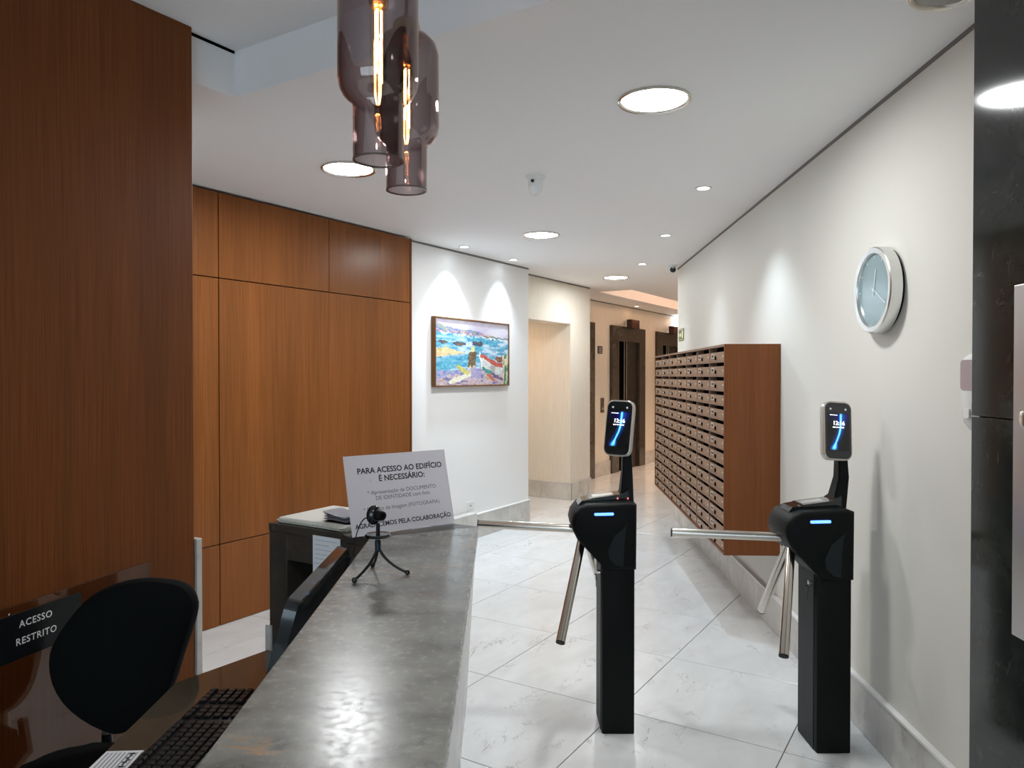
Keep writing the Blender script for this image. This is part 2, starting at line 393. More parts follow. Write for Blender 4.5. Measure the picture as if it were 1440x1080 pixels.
# ------------------------------------------------------------------ walls
T_END = tn(on_n(743, 600, N_WHITE))[0]
def vwall(name, bm, m, mw, label): return struct(link(name, bm, m, mw=mw), label)
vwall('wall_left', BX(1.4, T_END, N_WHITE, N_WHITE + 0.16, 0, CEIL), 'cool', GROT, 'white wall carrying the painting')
t802 = tn(on_n(802, 600, N_S2))[0]; t829 = tn(on_n(829.5, 600, N_S2))[0]
HEAD = on_n(802, 455.5, N_S2).z
bm = BX(t802, t829, N_S2, N_E + 0.3, 0, CEIL); box(bm, T_END - 0.02, t802, N_S2, N_S2 + 0.2, HEAD, CEIL)
vwall('wall_left', bm, 'cream', GROT, 'cream wall with a side passage opening')
struct(gbox('wall_left', T_END - 0.25, T_END, N_WHITE + 0.16, N_E + 0.3, 0, CEIL, 'cream'), 'cream inner side of the passage')
struct(gbox('wall_left', T_END, t802, N_E + 0.3, N_E + 0.4, 0, CEIL, 'cream'), 'end wall inside the side passage')
vwall('wall_left', BX(t829 - 0.02, 19, N_E, N_E + 0.15, 0, CEIL), 'cream', GROT, 'warm lit cream wall holding the lifts')
struct(gbox('trim_2', 1.5, T_END, N_WHITE - 0.004, N_WHITE, CEIL - 0.016, CEIL, 'grout'), 'thin dark strip as the shadow gap above the painting wall')  # dark strips on the wall faces stand in for shade under the ceiling
struct(gbox('trim_3', T_END, t829, N_S2 - 0.004, N_S2, CEIL - 0.016, CEIL, 'grout'), 'thin dark strip as the shadow gap above the passage wall')
struct(gbox('trim_4', t829, 19, N_E - 0.004, N_E, CEIL - 0.016, CEIL, 'grout'), 'thin dark strip as the shadow gap above the lift wall')
# right wall
A_END = ab(on_b(953, 500, B_WALL))[0]
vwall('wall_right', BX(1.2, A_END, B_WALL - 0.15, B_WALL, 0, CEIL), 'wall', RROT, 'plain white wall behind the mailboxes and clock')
struct(link('trim_5', BX(1.3, A_END, B_WALL, B_WALL + 0.004, CEIL - 0.016, CEIL), 'grout', mw=RROT), 'thin dark strip as the shadow gap above the right wall')  # dark strip again in place of ceiling gap shade
vwall('wall_right', BX(A_END - 0.15, A_END, B_WALL - 3.6, B_WALL - 0.15, 0, CEIL), 'wall', RROT, 'white return wall beside the lift hall')
vwall('wall_right', BX(A_END - 0.2, 20, B_WALL - 3.75, B_WALL - 3.6, 0, CEIL), 'cream', RROT, 'cream wall closing the lift hall')
vwall('wall_far', BX(16.8, 16.95, -9, N_E + 0.1, 0, CEIL), 'cream', GROT, 'cream end wall of the lift hall')
# near wood panel wall
bm = BX(-6.5, T_PANEL, N_PANEL, N_PANEL + 0.5, 0, UPC, bev=0.003, seg=1)
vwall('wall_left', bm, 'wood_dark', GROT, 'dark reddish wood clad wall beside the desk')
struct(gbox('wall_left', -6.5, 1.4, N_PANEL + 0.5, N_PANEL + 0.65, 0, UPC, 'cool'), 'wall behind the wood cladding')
# dark green marble pier, two courses of slabs
PX = 1.25; py_edge = 2.012
pier = struct(link('wall_right', BX(PX + 0.02, PX + 0.6, -3.6, py_edge - 0.003, 0, UPC), 'grout'), 'dark green marble clad pier')
zj = on_plane(1372, 585.5, Vector((PX, 0, 0)), Vector((1, 0, 0))).z
for y0, y1 in ((py_edge - 1.1, py_edge), (py_edge - 2.2, py_edge - 1.1), (-1.6, py_edge - 2.2), (-3.6, -1.6)):
    for z0, z1 in ((0, zj - 0.0015), (zj + 0.0015, UPC - 0.002)):
        link('marble_slab', BX(PX, PX + 0.022, y0 + 0.001, y1 - 0.001, z0, z1, bev=0.0012, seg=1), 'green', pier)
# rotate the pier face to the right wall's direction about its edge
for o in [pier]:
    o.matrix_world = Matrix.Translation((PX, py_edge, 0)) @ Matrix.Rotation(-TR, 4, 'Z') @ Matrix.Translation((-PX, -py_edge, 0))
# back of the lobby: wall with an unseen glazed entrance, made wide to let in daylight
bm = BX(-6.2, -4.6, -3.75, -3.6, 0, UPC); box(bm, 1.22, 2.2, -3.75, -3.6, 0, UPC); box(bm, -4.6, 1.22, -3.75, -3.6, 2.55, UPC)
struct(link('wall_back', bm, 'wall'), 'wall around the unseen glazed street entrance')
door = struct(link('door_1', BX(-4.6, 1.22, -3.69, -3.68, 0.0, 2.55), thin_glass('door glass', (0.9, 0.95, 0.97))), 'unseen glazed entrance front made wide for daylight')
for x0, x1, z0, z1 in [(x, x + 0.05, 0, 2.55) for x in (-4.6, -3.15, -1.72, -0.28, 1.17)] + [(-4.55, 1.17, 2.5, 2.55)]:
    link('door_frame', BX(x0, x1, -3.72, -3.66, z0, z1), 'black', door)

# skirtings, cut into marble pieces
def skirting(name, frame, u0, u1, v, sgn, h, piece, label, thick=0.022):
    root = struct(link(name, BX(u0, u1, min(v, v + sgn*0.012), max(v, v + sgn*0.012), 0, h - 0.012), 'grout', mw=frame), label)
    u = u0
    while u < u1 - 0.02:
        e = min(u + piece, u1); b0, b1 = sorted((v, v + sgn * thick))
        link('skirting_piece', BX(u + 0.0012, e - 0.0012, b0, b1, 0, h, bev=0.003, seg=1), 'base', root); u = e
    return root
skirting('baseboard_left', GROT, tn(on_n(579, 700, N_WHITE))[0] + 0.03, T_END, N_WHITE, -1, 0.215, 0.72, 'pale marble skirting under the painting')
o = struct(gbox('trim_6', tn(on_n(579, 700, N_WHITE))[0] + 0.03, T_END, N_WHITE - 0.026, N_WHITE - 0.0005, 0.215, 0.225, 'white'), 'white bead on top of the skirting under the painting')
skirting('baseboard_left', GROT, t802, t829, N_S2, -1, 0.215, 0.2, 'pale marble skirting of the cream wall')
skirting('baseboard_far', GROT @ Matrix.Rotation(math.pi/2, 4, 'Z'), N_S2 - 0.022, N_E + 0.3, -t802, 1, 0.215, 0.42, 'pale marble skirting inside the side passage')
skirting('baseboard_right', RROT, ab(Vector((1.3, 1.9, 0)))[0], A_END, B_WALL, 1, 0.205, 0.72, 'pale marble skirting along the right wall')
o = struct(link('trim_7', BX(1.9, A_END, B_WALL + 0.0005, B_WALL + 0.026, 0.205, 0.215), 'white', mw=RROT), 'white bead on top of the right skirting')
te0 = tn(on_n(832.5, 600, N_E))[0]; te1 = tn(on_n(857, 600, N_E))[0]; te2 = tn(on_n(904.5, 600, N_E))[0]; te3 = tn(on_n(921, 600, N_E))[0]
skirting('baseboard_far', GROT, te0, te1, N_E, -1, 0.21, 0.45, 'marble skirting left of the first lift')
skirting('baseboard_far', GROT, te2, te3, N_E, -1, 0.21, 0.45, 'marble skirting between the lifts')
tb0 = tn(on_n(600, 720, N_WHITE))[0]; tb1 = tn(on_n(658, 720, N_WHITE))[0]
struct(gbox('trim_8', tb0, tb1, N_WHITE - 0.1, N_WHITE - 0.024, 0, 0.262, 'base', bev=0.003), 'raised marble plinth block beside the wall socket')

# ------------------------------------------------------------------ wood panelling on the left wall: every panel its own piece
t285 = 2.2; tsA = tn(on_n(308, 500, N_WOOD))[0]; tsB = tn(on_n(463, 350, N_WOOD))[0]; tEndW = tn(on_n(579, 500, N_WOOD))[0]
z_hi = on_n(463, 411, N_WOOD).z; z_lo = on_n(308, 766, N_WOOD).z
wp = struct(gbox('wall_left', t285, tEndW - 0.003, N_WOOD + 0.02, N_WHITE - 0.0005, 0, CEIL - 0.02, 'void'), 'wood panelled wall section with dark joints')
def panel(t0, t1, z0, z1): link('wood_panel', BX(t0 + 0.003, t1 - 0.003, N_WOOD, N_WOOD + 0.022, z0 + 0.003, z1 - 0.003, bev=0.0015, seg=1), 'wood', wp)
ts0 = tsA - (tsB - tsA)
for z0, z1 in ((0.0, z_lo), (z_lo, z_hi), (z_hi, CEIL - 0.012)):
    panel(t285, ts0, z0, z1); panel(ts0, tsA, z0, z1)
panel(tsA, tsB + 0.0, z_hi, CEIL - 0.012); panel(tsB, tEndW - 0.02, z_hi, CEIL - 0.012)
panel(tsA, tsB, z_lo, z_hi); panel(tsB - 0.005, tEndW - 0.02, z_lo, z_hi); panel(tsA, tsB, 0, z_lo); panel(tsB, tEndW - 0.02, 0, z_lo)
link('edge_strip', BX(tEndW - 0.02, tEndW, N_WOOD - 0.002, N_WOOD + 0.022, 0, CEIL - 0.012), 'wood_dark', wp)

# low pale marble post behind the wood clad wall
pc = on_z(284, 1100, 0); tp, np_ = T_PANEL + 0.03, N_PANEL - 0.01
pe = on_n(284.5, 800, np_)
bm = BX(T_PANEL + 0.002, tn(pe)[0], np_, np_ + 0.12, 0, on_n(278, 758, np_).z, bev=0.002, seg=1)
tag(link('marble_post', bm, 'base', mw=GROT), 'low pale marble post against the wood clad wall', 'post')

# ------------------------------------------------------------------ ceiling lights
def panel_light(px, py, label, z=CEIL, lit=True, r=0.147, pos=None):
    p = pos or on_z(px, py, z)
    t = thing('ceiling_light', label, 'light', (p.x, p.y, z), 0, 'round ceiling lights')
    link('trim_ring', lathe([(r, 0.0), (r, -0.008), (r - 0.004, -0.012), (r - 0.012, -0.010), (r - 0.018, -0.003)], 48), 'steel', t, True)
    link('diffuser', lathe([(r - 0.0175, -0.0032), (r * 0.5, -0.006), (0, -0.007)], 48), 'panel_light' if lit else 'unlit', t, True)
    return t
panel_light(920, 140, 'large lit round ceiling light above the turnstiles')
panel_light(490, 237, 'lit round ceiling light beyond the glass pendants, near the wood panelling')
panel_light(761, 330, 'lit round ceiling light before the painting wall, behind the dome camera')
panel_light(866, 390, 'lit round ceiling light nearest the lift hall')
o = panel_light(0, 0, 'unlit grey round ceiling fitting beside the dark marble pier', lit=False, r=0.10, pos=Vector((1.27, 2.17, 0)))
panel_light(0, 0, 'round ceiling light added out of view to brighten the counter', UPC, pos=Vector((0.35, -0.45, 0)))  # extra light out of view, added to brighten the counter and its sign
def spot(px, py, label, warm=False, z=CEIL, watts=None, aim=None, cone=62, pos=None):
    p = pos or on_z(px, py, z)
    t = thing('downlight', label, 'light', (p.x, p.y, z), 0, 'small recessed downlights')
    link('trim_ring', lathe([(0.050, 0.0), (0.050, -0.004), (0.046, -0.007), (0.036, -0.006), (0.034, -0.001)], 28), 'trim', t, True)
    link('lens', lathe([(0.0345, -0.0012), (0, -0.002)], 28), 'warm_light' if warm else 'spot_light', t)
    ld = bpy.data.lights.new('downlight_lamp', 'SPOT'); ld.energy = watts or (HALL_SPOT_W if warm else SPOT_W); ld.spot_size = math.radians(cone); ld.spot_blend = 1.0
    ld.color = (1.0, 0.67, 0.46) if warm else (0.72, 0.86, 1.0); ld.shadow_soft_size = 0.03
    lo = bpy.data.objects.new('lamp', ld); COL.objects.link(lo); lo.parent = t; lo.location = (0, 0, -0.02)
    if aim is not None:
        d = (Vector(aim) - Vector((p.x, p.y, z - 0.02))).normalized(); lo.rotation_euler = d.to_track_quat('-Z', 'Y').to_euler()
    return t
s1 = on_z(653, 346.5, CEIL); s2 = on_z(722, 365, CEIL)
spot(653, 346.5, 'cool downlight above the left half of the painting', aim=s1 + NN * 0.10 + Vector((0, 0, -2.6)), watts=48, cone=85)
spot(722, 365, 'cool downlight above the right end of the painting', aim=s2 + NN * 0.10 + Vector((0, 0, -2.6)), watts=30, cone=80)
r1 = on_z(989, 264, CEIL); r2 = on_z(936, 330.5, CEIL); r3 = on_z(903, 371, CEIL)
spot(989, 264, 'cool downlight over the near end of the mailboxes', aim=r1 - NR * 0.25 + Vector((0, 0, -2.6)), watts=24, cone=95)
spot(936, 330.5, 'cool downlight over the middle of the mailboxes', aim=r2 - NR * 0.2 + Vector((0, 0, -2.6)), watts=13, cone=85)
spot(903, 371, 'cool downlight over the far end of the mailboxes', aim=r3 - NR * 0.15 + Vector((0, 0, -2.6)), watts=11, cone=85)
for tt, lb in ((tn(on_n(882, 500, N_E))[0], 'warm downlight above the first lift'), (tn(on_n(940, 500, N_E))[0], 'warm downlight above the second lift'), (te0 - 0.75, 'warm downlight above the hidden lift')):
    p = G(tt, N_E - 0.16); spot(0, 0, lb, True, pos=p, aim=p + NN * 0.12 + Vector((0, 0, -2.6)), cone=60)
for k in range(3):
    p = G(T_P + 1.2 + 1.7 * k, N_Q - 0.9); spot(0, 0, ['warm downlight at the hall entrance', 'warm downlight mid hall', 'warm downlight deep in the hall'][k], True, pos=p, watts=60, cone=120)

p = G((T_END + t802) / 2 - 0.05, N_S2 + 0.62); spot(0, 0, 'warm downlight added to brighten the side passage', True, pos=p, watts=22, cone=130)  # lamp added because the passage came out too dark

# ------------------------------------------------------------------ smoked glass pendants
def pendant(p, z0, label, sc_=1.0):
    t = thing('pendant_lamp', label, 'lamp', (p[0], p[1], z0), 0, 'smoked glass pendants')
    R, r = 0.075 * sc_, 0.047 * sc_
    out = [(r, 0.0), (r, 0.098), (r + 0.002, 0.105), (r + 0.009, 0.111), (R - 0.011, 0.119), (R - 0.004, 0.130), (R, 0.150), (R, 0.31), (R - 0.006, 0.335), (R - 0.022, 0.353), (0.03, 0.36)]
    inn = [(max(0.02, a - 0.003), b) for a, b in out]
    link('glass_shade', lathe([(a, b) for a, b in out], 48), 'smoke', t, True)
    link('inner_glass', lathe(inn, 48), 'smoke', t, True)
    link('glass_rim', lathe([(r + 0.0006, -0.001), (r + 0.0006, 0.002), (r - 0.0035, 0.002), (r - 0.0035, -0.001)], 48, closed=True), 'rim', t, True)
    link('lamp_cap', lathe([(0, 0.40), (0.012, 0.40), (0.03, 0.385), (0.034, 0.356), (0.034, 0.345), (0, 0.345)], 32), 'brass', t, True)
    link('lamp_holder', lathe([(0, 0.345), (0.017, 0.345), (0.019, 0.30), (0.015, 0.285), (0, 0.285)], 24), 'brass', t, True)
    b = link('bulb', lathe([(0.012, 0.288), (0.015, 0.27), (0.0155, 0.15), (0.012, 0.135), (0, 0.129)], 24), 'bulb', t, True)
    for k in range(3):
        a = 2.1 * k + 0.4; x, y = 0.006 * math.cos(a), 0.006 * math.sin(a)
        link('filament', tube([(x, y, 0.28), (x, y, 0.145 + 0.02 * k)], 0.0019, 6), 'filament', b)
    link('cord', tube([(0, 0, 0.40), (0, 0, UPC - z0 - 0.02)], 0.0035, 8), 'black', t)
    link('ceiling_rose', lathe([(0, UPC - z0), (0.05, UPC - z0), (0.05, UPC - z0 - 0.018), (0.0, UPC - z0 - 0.022)], 28), 'brass', t, True)
    return t
pendant(on_y(532.5, 400, 1.39)[:2], on_y(532, 226, 1.39).z, 'smoked glass pendant hanging nearer the keyboard end of the counter')
pendant(on_y(572, 400, 1.72)[:2], on_y(572, 268, 1.72).z, 'smoked glass pendant hanging over the webcam and sign')

# ------------------------------------------------------------------ reception counter
CT = 1.10
def cz(px, py): p = on_z(px, py, CT); return (p.x, p.y)
A_ = cz(378, 735); B_ = cz(473, 715); C_ = cz(673, 740.5); D_ = cz(520, 756.5)
vc = Vector(on_z(625, 1078, CT) - on_z(673, 740.5, CT)); vc.z = 0; vc.normalize()
vl = Vector(on_z(277, 1077, CT) - on_z(430, 875, CT)); vl.z = 0; vl.normalize()
Cn = Vector((*C_, 0)) + vc * 1.85; Dn = Vector((*D_, 0)) + vl * 1.62
top_poly = [A_, D_, (Dn.x, Dn.y), (Cn.x, Cn.y), C_, B_]
ctr = thing('reception_counter', 'grey brown marble reception counter with a dark stone return', 'counter', (D_[0], D_[1], 0))
def loc(ps, o=ctr.location): return [(p[0] - o.x, p[1] - o.y) for p in ps]
link('counter_top', prism(loc([D_, (Dn.x, Dn.y), (Cn.x, Cn.y), C_]), CT - 0.022, CT, 0.0015), 'counter', ctr)
link('return_top', prism(loc([A_, D_, C_, B_]), CT - 0.0225, CT - 0.0002, 0.0012), 'stone', ctr)
# sloping marble front
bm = bmesh.new()
def off(p, d): return (p[0] - d, p[1])
levels = [(0.0, 0.058), (0.60, 0.046), (0.603, 0.034), (CT - 0.022, 0.006)]
rings = []
for z, d in levels:
    rings.append([bm.verts.new((*q, z)) for q in loc([(D_[0] + 0.02, D_[1]), (Dn.x + 0.02, Dn.y), off((Cn.x, Cn.y), d), (C_[0] - d, C_[1] - 0.015)])])
bm.faces.new(rings[0][::-1]); bm.faces.new(rings[-1])
for a, b in zip(rings, rings[1:]):
    for i in range(4): bm.faces.new((a[i], a[(i+1) % 4], b[(i+1) % 4], b[i]))
link('counter_front', bm, 'front', ctr)
# dark stone return: two legs, a lintel and a black recess (grid frame, origin at A)
rt = Matrix.Translation(Vector((A_[0], A_[1], 0)) - Vector(ctr.location)) @ GROT
LW = (Vector((*D_, 0)) - Vector((*A_, 0))).length; DW = (Vector((*B_, 0)) - Vector((*A_, 0))).length
zl = on_plane(430, 792, Vector((*A_, 0)), DL).z
BCW = (Vector((*C_, 0)) - Vector((*B_, 0))).length
def rbox(name, t0, t1, w0, w1, z0, z1, m, bev=0.001): return link(name, BX(t0, t1, -w1, -w0, z0, z1, bev=bev, seg=1), m, ctr, mw=rt)
rbox('return_leg', 0, DW, 0.002, 0.075, 0.0, CT - 0.023, 'stone'); rbox('return_leg', 0, DW * 0.6, LW - 0.05, LW, 0.0, CT - 0.023, 'stone')
rbox('return_lintel', 0, 0.05, 0.075, LW - 0.05, zl, CT - 0.023, 'stone'); rbox('recess_back', DW - 0.03, DW - 0.005, 0.075, LW - 0.05, 0.0, CT - 0.024, 'void')
rbox('return_end', DW - 0.03, DW - 0.002, LW - 0.05, BCW - 0.075, 0.0, CT - 0.023, 'stone')
rbox('leg_plinth', -0.008, 0.0, -0.008, 0.014, 0.0, 0.808, 'base')

# worktop behind the counter
DZ = 0.742
q0 = on_z(247, 960, DZ); q1 = on_z(376, 912.5, DZ); q2 = on_z(130, 1075, DZ)
vd = (q2 - q0).normalized(); qn = q0 + vd * 1.5
desk_poly = [(q0.x, q0.y), (qn.x, qn.y), (Dn.x + 0.015, qn.y), (D_[0] + 0.015, D_[1] - 0.005), (A_[0] + 0.0, A_[1] - 0.018), (q1.x, q1.y - 0.012)]
dk = thing('reception_desk', 'low bronze glass worktop behind the marble counter', 'desk', (q0.x, q0.y, 0))
def dl(ps): return [(p[0] - q0.x, p[1] - q0.y) for p in ps]
link('worktop', prism(dl(desk_poly), DZ - 0.014, DZ, 0.0012), 'desk', dk)
for y in (q0.y - 0.2, qn.y + 0.12): link('desk_leg', BX(0.30, 0.47, y - q0.y - 0.02, y - q0.y + 0.02, 0, DZ - 0.0145), 'black', dk)

# ------------------------------------------------------------------ sign on the counter
BL = on_z(495, 757, CT); BR = on_z(639, 735.5, CT); u = (BR - BL); SWD = u.length; u.normalize()
bk = Vector((-u.y, u.x, 0)); tilt = math.radians(15); upv = bk * math.sin(tilt) + Vector((0, 0, math.cos(tilt)))
sg = thing('notice_sign', 'white laminated access notice leaning back on the counter', 'sign', BL + Vector((0, 0, 0.0)))
smw = axes((0, 0, 0.0015), u, upv)
SHT = SWD * 0.665
_b = bmesh.new(); _b.faces.new([_b.verts.new((x, y, 0.0015)) for x, y in ((0, 0), (SWD, 0), (SWD, SHT), (0, SHT))])
link('sheet', _b, 'acrylic', sg, mw=smw)
foot = [BL * 0 + u * 0.0, u * SWD, u * SWD + bk * 0.05, bk * 0.05]
link('foot_sheet', prism([(p.x, p.y) for p in foot], 0.0, 0.002), thin_glass('clear acrylic', (0.93, 0.95, 0.95)), sg)
def sline(s, fx, fy, size, m, bold=0.0): text('lettering', s, size, m, smw @ Matrix.Translation((SWD * fx, SHT * fy, 0.0019)), sg, bold=bold)
sline('PARA ACESSO AO EDIFÍCIO', 0.53, 0.795, 0.0215, 'ink', 0.0005); sline('É NECESSÁRIO:', 0.53, 0.685, 0.0215, 'ink', 0.0005)
sline('* Apresentação de DOCUMENTO', 0.52, 0.515, 0.0150, 'ink_grey'); sline('DE IDENTIDADE com foto', 0.52, 0.44, 0.0150, 'ink_grey')
sline('* Registro de Imagem (FOTOGRAFIA)', 0.50, 0.31, 0.0150, 'ink_grey'); sline('AGRADECEMOS PELA COLABORAÇÃO.', 0.51, 0.115, 0.0170, 'ink', 0.0004)
link('pin_hole', lathe([(0.0035, 0.0021), (0, 0.0022)], 14), 'white', sg, mw=smw @ Matrix.Translation((SWD * 0.225, SHT * 0.67, 0)))

# ------------------------------------------------------------------ webcam on a mini tripod
f1, f2, f3 = on_z(498.5, 820, CT), on_z(524, 798, CT), on_z(573, 809, CT)
hub = on_y(531.5, 768, (f1.y + f2.y + f3.y) / 3)
wc = thing('webcam', 'black webcam on a bendy three legged mini tripod', 'webcam', (hub.x, hub.y, CT))
hz = hub.z - CT; W0 = Vector((hub.x, hub.y, CT))
for f in (f1, f2, f3):
    e = f - W0; e.z = 0.006
    lg = link('tripod_leg', tube(bez((0, 0, hz), (e.x * 0.22, e.y * 0.22, hz * 0.42), e, 10), 0.0029, 10), 'blackp', wc, True)
    link('ball_foot', sphere(bmesh.new(), e, 0.006), 'gloss', lg, True)
link('tripod_collar', lathe([(0, hz - 0.008), (0.0065, hz - 0.008), (0.0065, hz + 0.012), (0.004, hz + 0.013), (0, hz + 0.013)], 18), mat('blue black plastic', (0.012, 0.03, 0.05), 0.25), wc, True)
zt = on_y(531, 753, hub.y).z - CT
link('base_disc', lathe([(0, zt - 0.004), (0.017, zt - 0.005), (0.0265, zt - 0.002), (0.0275, zt + 0.001), (0.025, zt + 0.004), (0.015, zt + 0.003), (0, zt + 0.004)], 32), 'gloss', wc, True)
zh = on_y(528, 724, hub.y).z - CT
link('neck', tube([(0, 0, zt), (0, 0, zh - 0.018)], 0.0042, 12), 'blackp', wc, True)
hx = on_y(526, 724, hub.y).x - hub.x
wd = Vector((0.75, -0.6, -0.1)).normalized(); wmw = axes((hx, 0, zh), wd.cross(Vector((0, 0, 1))).normalized() * -1, Vector((0.07, -0.05, 1)).normalized())
bm = sphere(bmesh.new(), (0, 0, 0), 0.0185, 0.95, 1.15, 0.75, 20, 14)
hd = link('camera_head', bm, 'gloss', wc, True, mw=wmw)
lens_m = wd.to_track_quat('Z', 'Y').to_matrix().to_4x4(); lens_m.translation = Vector((hx, 0, zh + 0.003))
link('lens_barrel', lathe([(0, 0.024), (0.006, 0.024), (0.0065, 0.028), (0.0095, 0.028), (0.0105, 0.024), (0.0115, 0.010), (0.0115, 0.0)], 24), 'blackp', wc, True, mw=lens_m)
c0 = Vector((hx - 0.014, 0.002, zh - 0.006)); ce = on_z(496.5, 785, CT) - W0; ce.z = 0.003
cm = on_y(500, 745, hub.y) - W0
cable = [c0] + bez(c0 + Vector((-0.006, 0, -0.002)), (cm.x, cm.y, cm.z + 0.008), (ce.x, ce.y, 0.004), 12) + [Vector((ce.x - 0.012, ce.y, 0.003))]
link('cable', tube(cable, 0.0013, 8), 'blackp', wc, True)

# ------------------------------------------------------------------ monitor on the worktop, screen away from us
mon = thing('computer_monitor', 'glossy black monitor seen from behind on the worktop', 'monitor', (-0.5035, 1.597, DZ))
mw_ = Matrix.Translation((0.055, 0, 0.212)) @ Matrix.Rotation(math.radians(15), 4, 'Y') @ Matrix.Rotation(math.radians(0.8), 4, 'Z')
bm = bmesh.new()
prof = rrect(0.455, 0.30, 0.022, 5)
r0 = [bm.verts.new((-0.014, a, b)) for a, b in prof]; r1_ = [bm.verts.new((0.010, a, b)) for a, b in prof]
r2_ = [bm.verts.new((0.026, a * 0.93, b * 0.90)) for a, b in prof]; r3_ = [bm.verts.new((0.034, a * 0.72, b * 0.66)) for a, b in prof]
for a, b in ((r0, r1_), (r1_, r2_), (r2_, r3_)):
    for i in range(len(prof)): bm.faces.new((a[i], a[(i+1) % len(prof)], b[(i+1) % len(prof)], b[i]))
bm.faces.new(r0[::-1]); bm.faces.new(r3_)
link('housing', bm, 'gloss', mon, True, mw=mw_)
link('screen', BX(-0.0155, -0.0142, -0.21, 0.21, -0.125, 0.13), 'void', mon, mw=mw_)
link('stand_neck', tube([(0.045, 0, 0.012), (0.045, 0, 0.13)], 0.02, 16), 'blackp', mon, True)
link('stand_base', lathe([(0, 0.014), (0.06, 0.012), (0.085, 0.006), (0.088, 0.0), (0, 0.0)], 32), 'gloss', mon, True, mw=Matrix.Translation((0.01, 0, 0)))

# ------------------------------------------------------------------ keyboard
k1 = on_z(297, 970, DZ + 0.012); k0 = on_z(183, 1078, DZ + 0.012); kd = (k1 - k0); kd.z = 0; kd.normalize()
kr = Vector((kd.y, -kd.x, 0)); KL, KW = 0.445, 0.15
kb = thing('keyboard', 'black computer keyboard lying beside the marble counter', 'keyboard', Vector((k1.x, k1.y, DZ)))
kmw = axes((0, 0, 0), -kd, kr)              # x towards us along the board, y towards the counter
bm = BX(0, KL, 0, KW, 0.0005, 0.014, bev=0.003); link('keyboard_base', bm, 'blackp', kb, True, mw=kmw)
kc = BX(-0.0078, 0.0078, -0.0078, 0.0078, 0, 0.007, bev=0.0018, seg=1); k_first = link('key', kc, 'keycap', kb, mw=kmw @ Matrix.Translation((0.012, 0.012, 0.013)))
for i in range(23):
    for j in range(6):
        if i == 0 and j == 0: continue
        x = 0.012 + i * 0.0188
        if x > KL - 0.01 or i in (4, 8): continue
        inst('key', k_first.data, kb, kmw @ Matrix.Translation((x, 0.012 + j * 0.0205 + (0.006 if j else 0), 0.013)))
# printed card by the keyboard
c0_, c1_, c2_ = on_z(150, 1057.5, DZ), on_z(203, 1056, DZ), on_z(127, 1079, DZ)
cu = (c1_ - c0_).normalized(); cv = (c2_ - c0_); cv = (cv - cu * cv.dot(cu)).normalized()
cd_ = thing('printed_card', 'white printed card lying at the left edge of the worktop', 'card', Vector((c0_.x, c0_.y, DZ)))
CWD = (c1_ - c0_).length; cmw = axes((0, 0, 0), cu, -cv)
sk = (c2_ - c0_).dot(cu)
link('card_sheet', prism([(0, 0), (CWD, 0), (CWD + sk * 2.2, -0.15), (sk * 2.2, -0.15)][::-1], 0.0004, 0.0016), 'paper', cd_, mw=cmw)
for k in range(9):
    link('print_line', BX(0.006 + 0.0085 * k, 0.0080 + 0.0085 * k, -0.085, -0.008, 0.0017, 0.0019), 'ink_grey', cd_, mw=cmw @ Matrix.Shear('XY', 4, (0, 0)))
for k in range(7):
    link('print_heading', BX(CWD - 0.024 + 0.004 * (k % 2), CWD - 0.012 - 0.002 * (k % 3), -0.016 - 0.0085 * k, -0.0100 - 0.0085 * k, 0.0017, 0.0019), 'ink', cd_, mw=cmw)

# ------------------------------------------------------------------ papers on the stone return
pst = thing('paper_stack', 'untidy stack of cream papers on the dark stone return', 'papers', Vector((*A_, CT)), GA)
for k in range(7):
    a = random.uniform(-0.05, 0.05)
    link('paper_sheet', BX(0.02, 0.235, -0.27, -0.015, 0.0005 + 0.0022 * k, 0.0022 + 0.0022 * k), 'paper_old', pst, mw=Matrix.Translation((random.uniform(-0.006, 0.006), random.uniform(-0.01, 0.01), 0)) @ Matrix.Rotation(a * 0.6, 4, 'Z'))
for q in range(3):
    link('stamp_mark', BX(0.19 + 0.012 * q, 0.198 + 0.012 * q, -0.16 - 0.03 * q, -0.145 - 0.03 * q, 0.0162, 0.0165), 'ink_grey', pst)
tk = thing('ticket_bundle', 'bundle of curled grey receipts in front of the paper stack', 'receipts', Vector((*cz(455, 741), CT + 0.0165)), GA)
for k in range(9):
    bm = bmesh.new(); nx = 8; vs = []
    for i in range(nx + 1):
        x = -0.005 + 0.095 * i / nx; zz = 0.0008 + 0.003 * k + 0.006 * math.sin(i / nx * 3.0 + 0.3 * k) * (k / 9)
        vs.append((bm.verts.new((0.0, -x, zz)), bm.verts.new((0.07, -x, zz))))
    for a, b in zip(vs, vs[1:]): bm.faces.new((a[0], b[0], b[1], a[1]))
    bmesh.ops.solidify(bm, geom=bm.faces[:], thickness=0.0012)
    link('receipt', bm, 'paper' if k % 2 else 'paper_grey', tk, mw=Matrix.Translation((random.uniform(-0.004, 0.004), random.uniform(-0.006, 0.006), 0)) @ Matrix.Rotation(random.uniform(-.1, .1), 4, 'Z'))
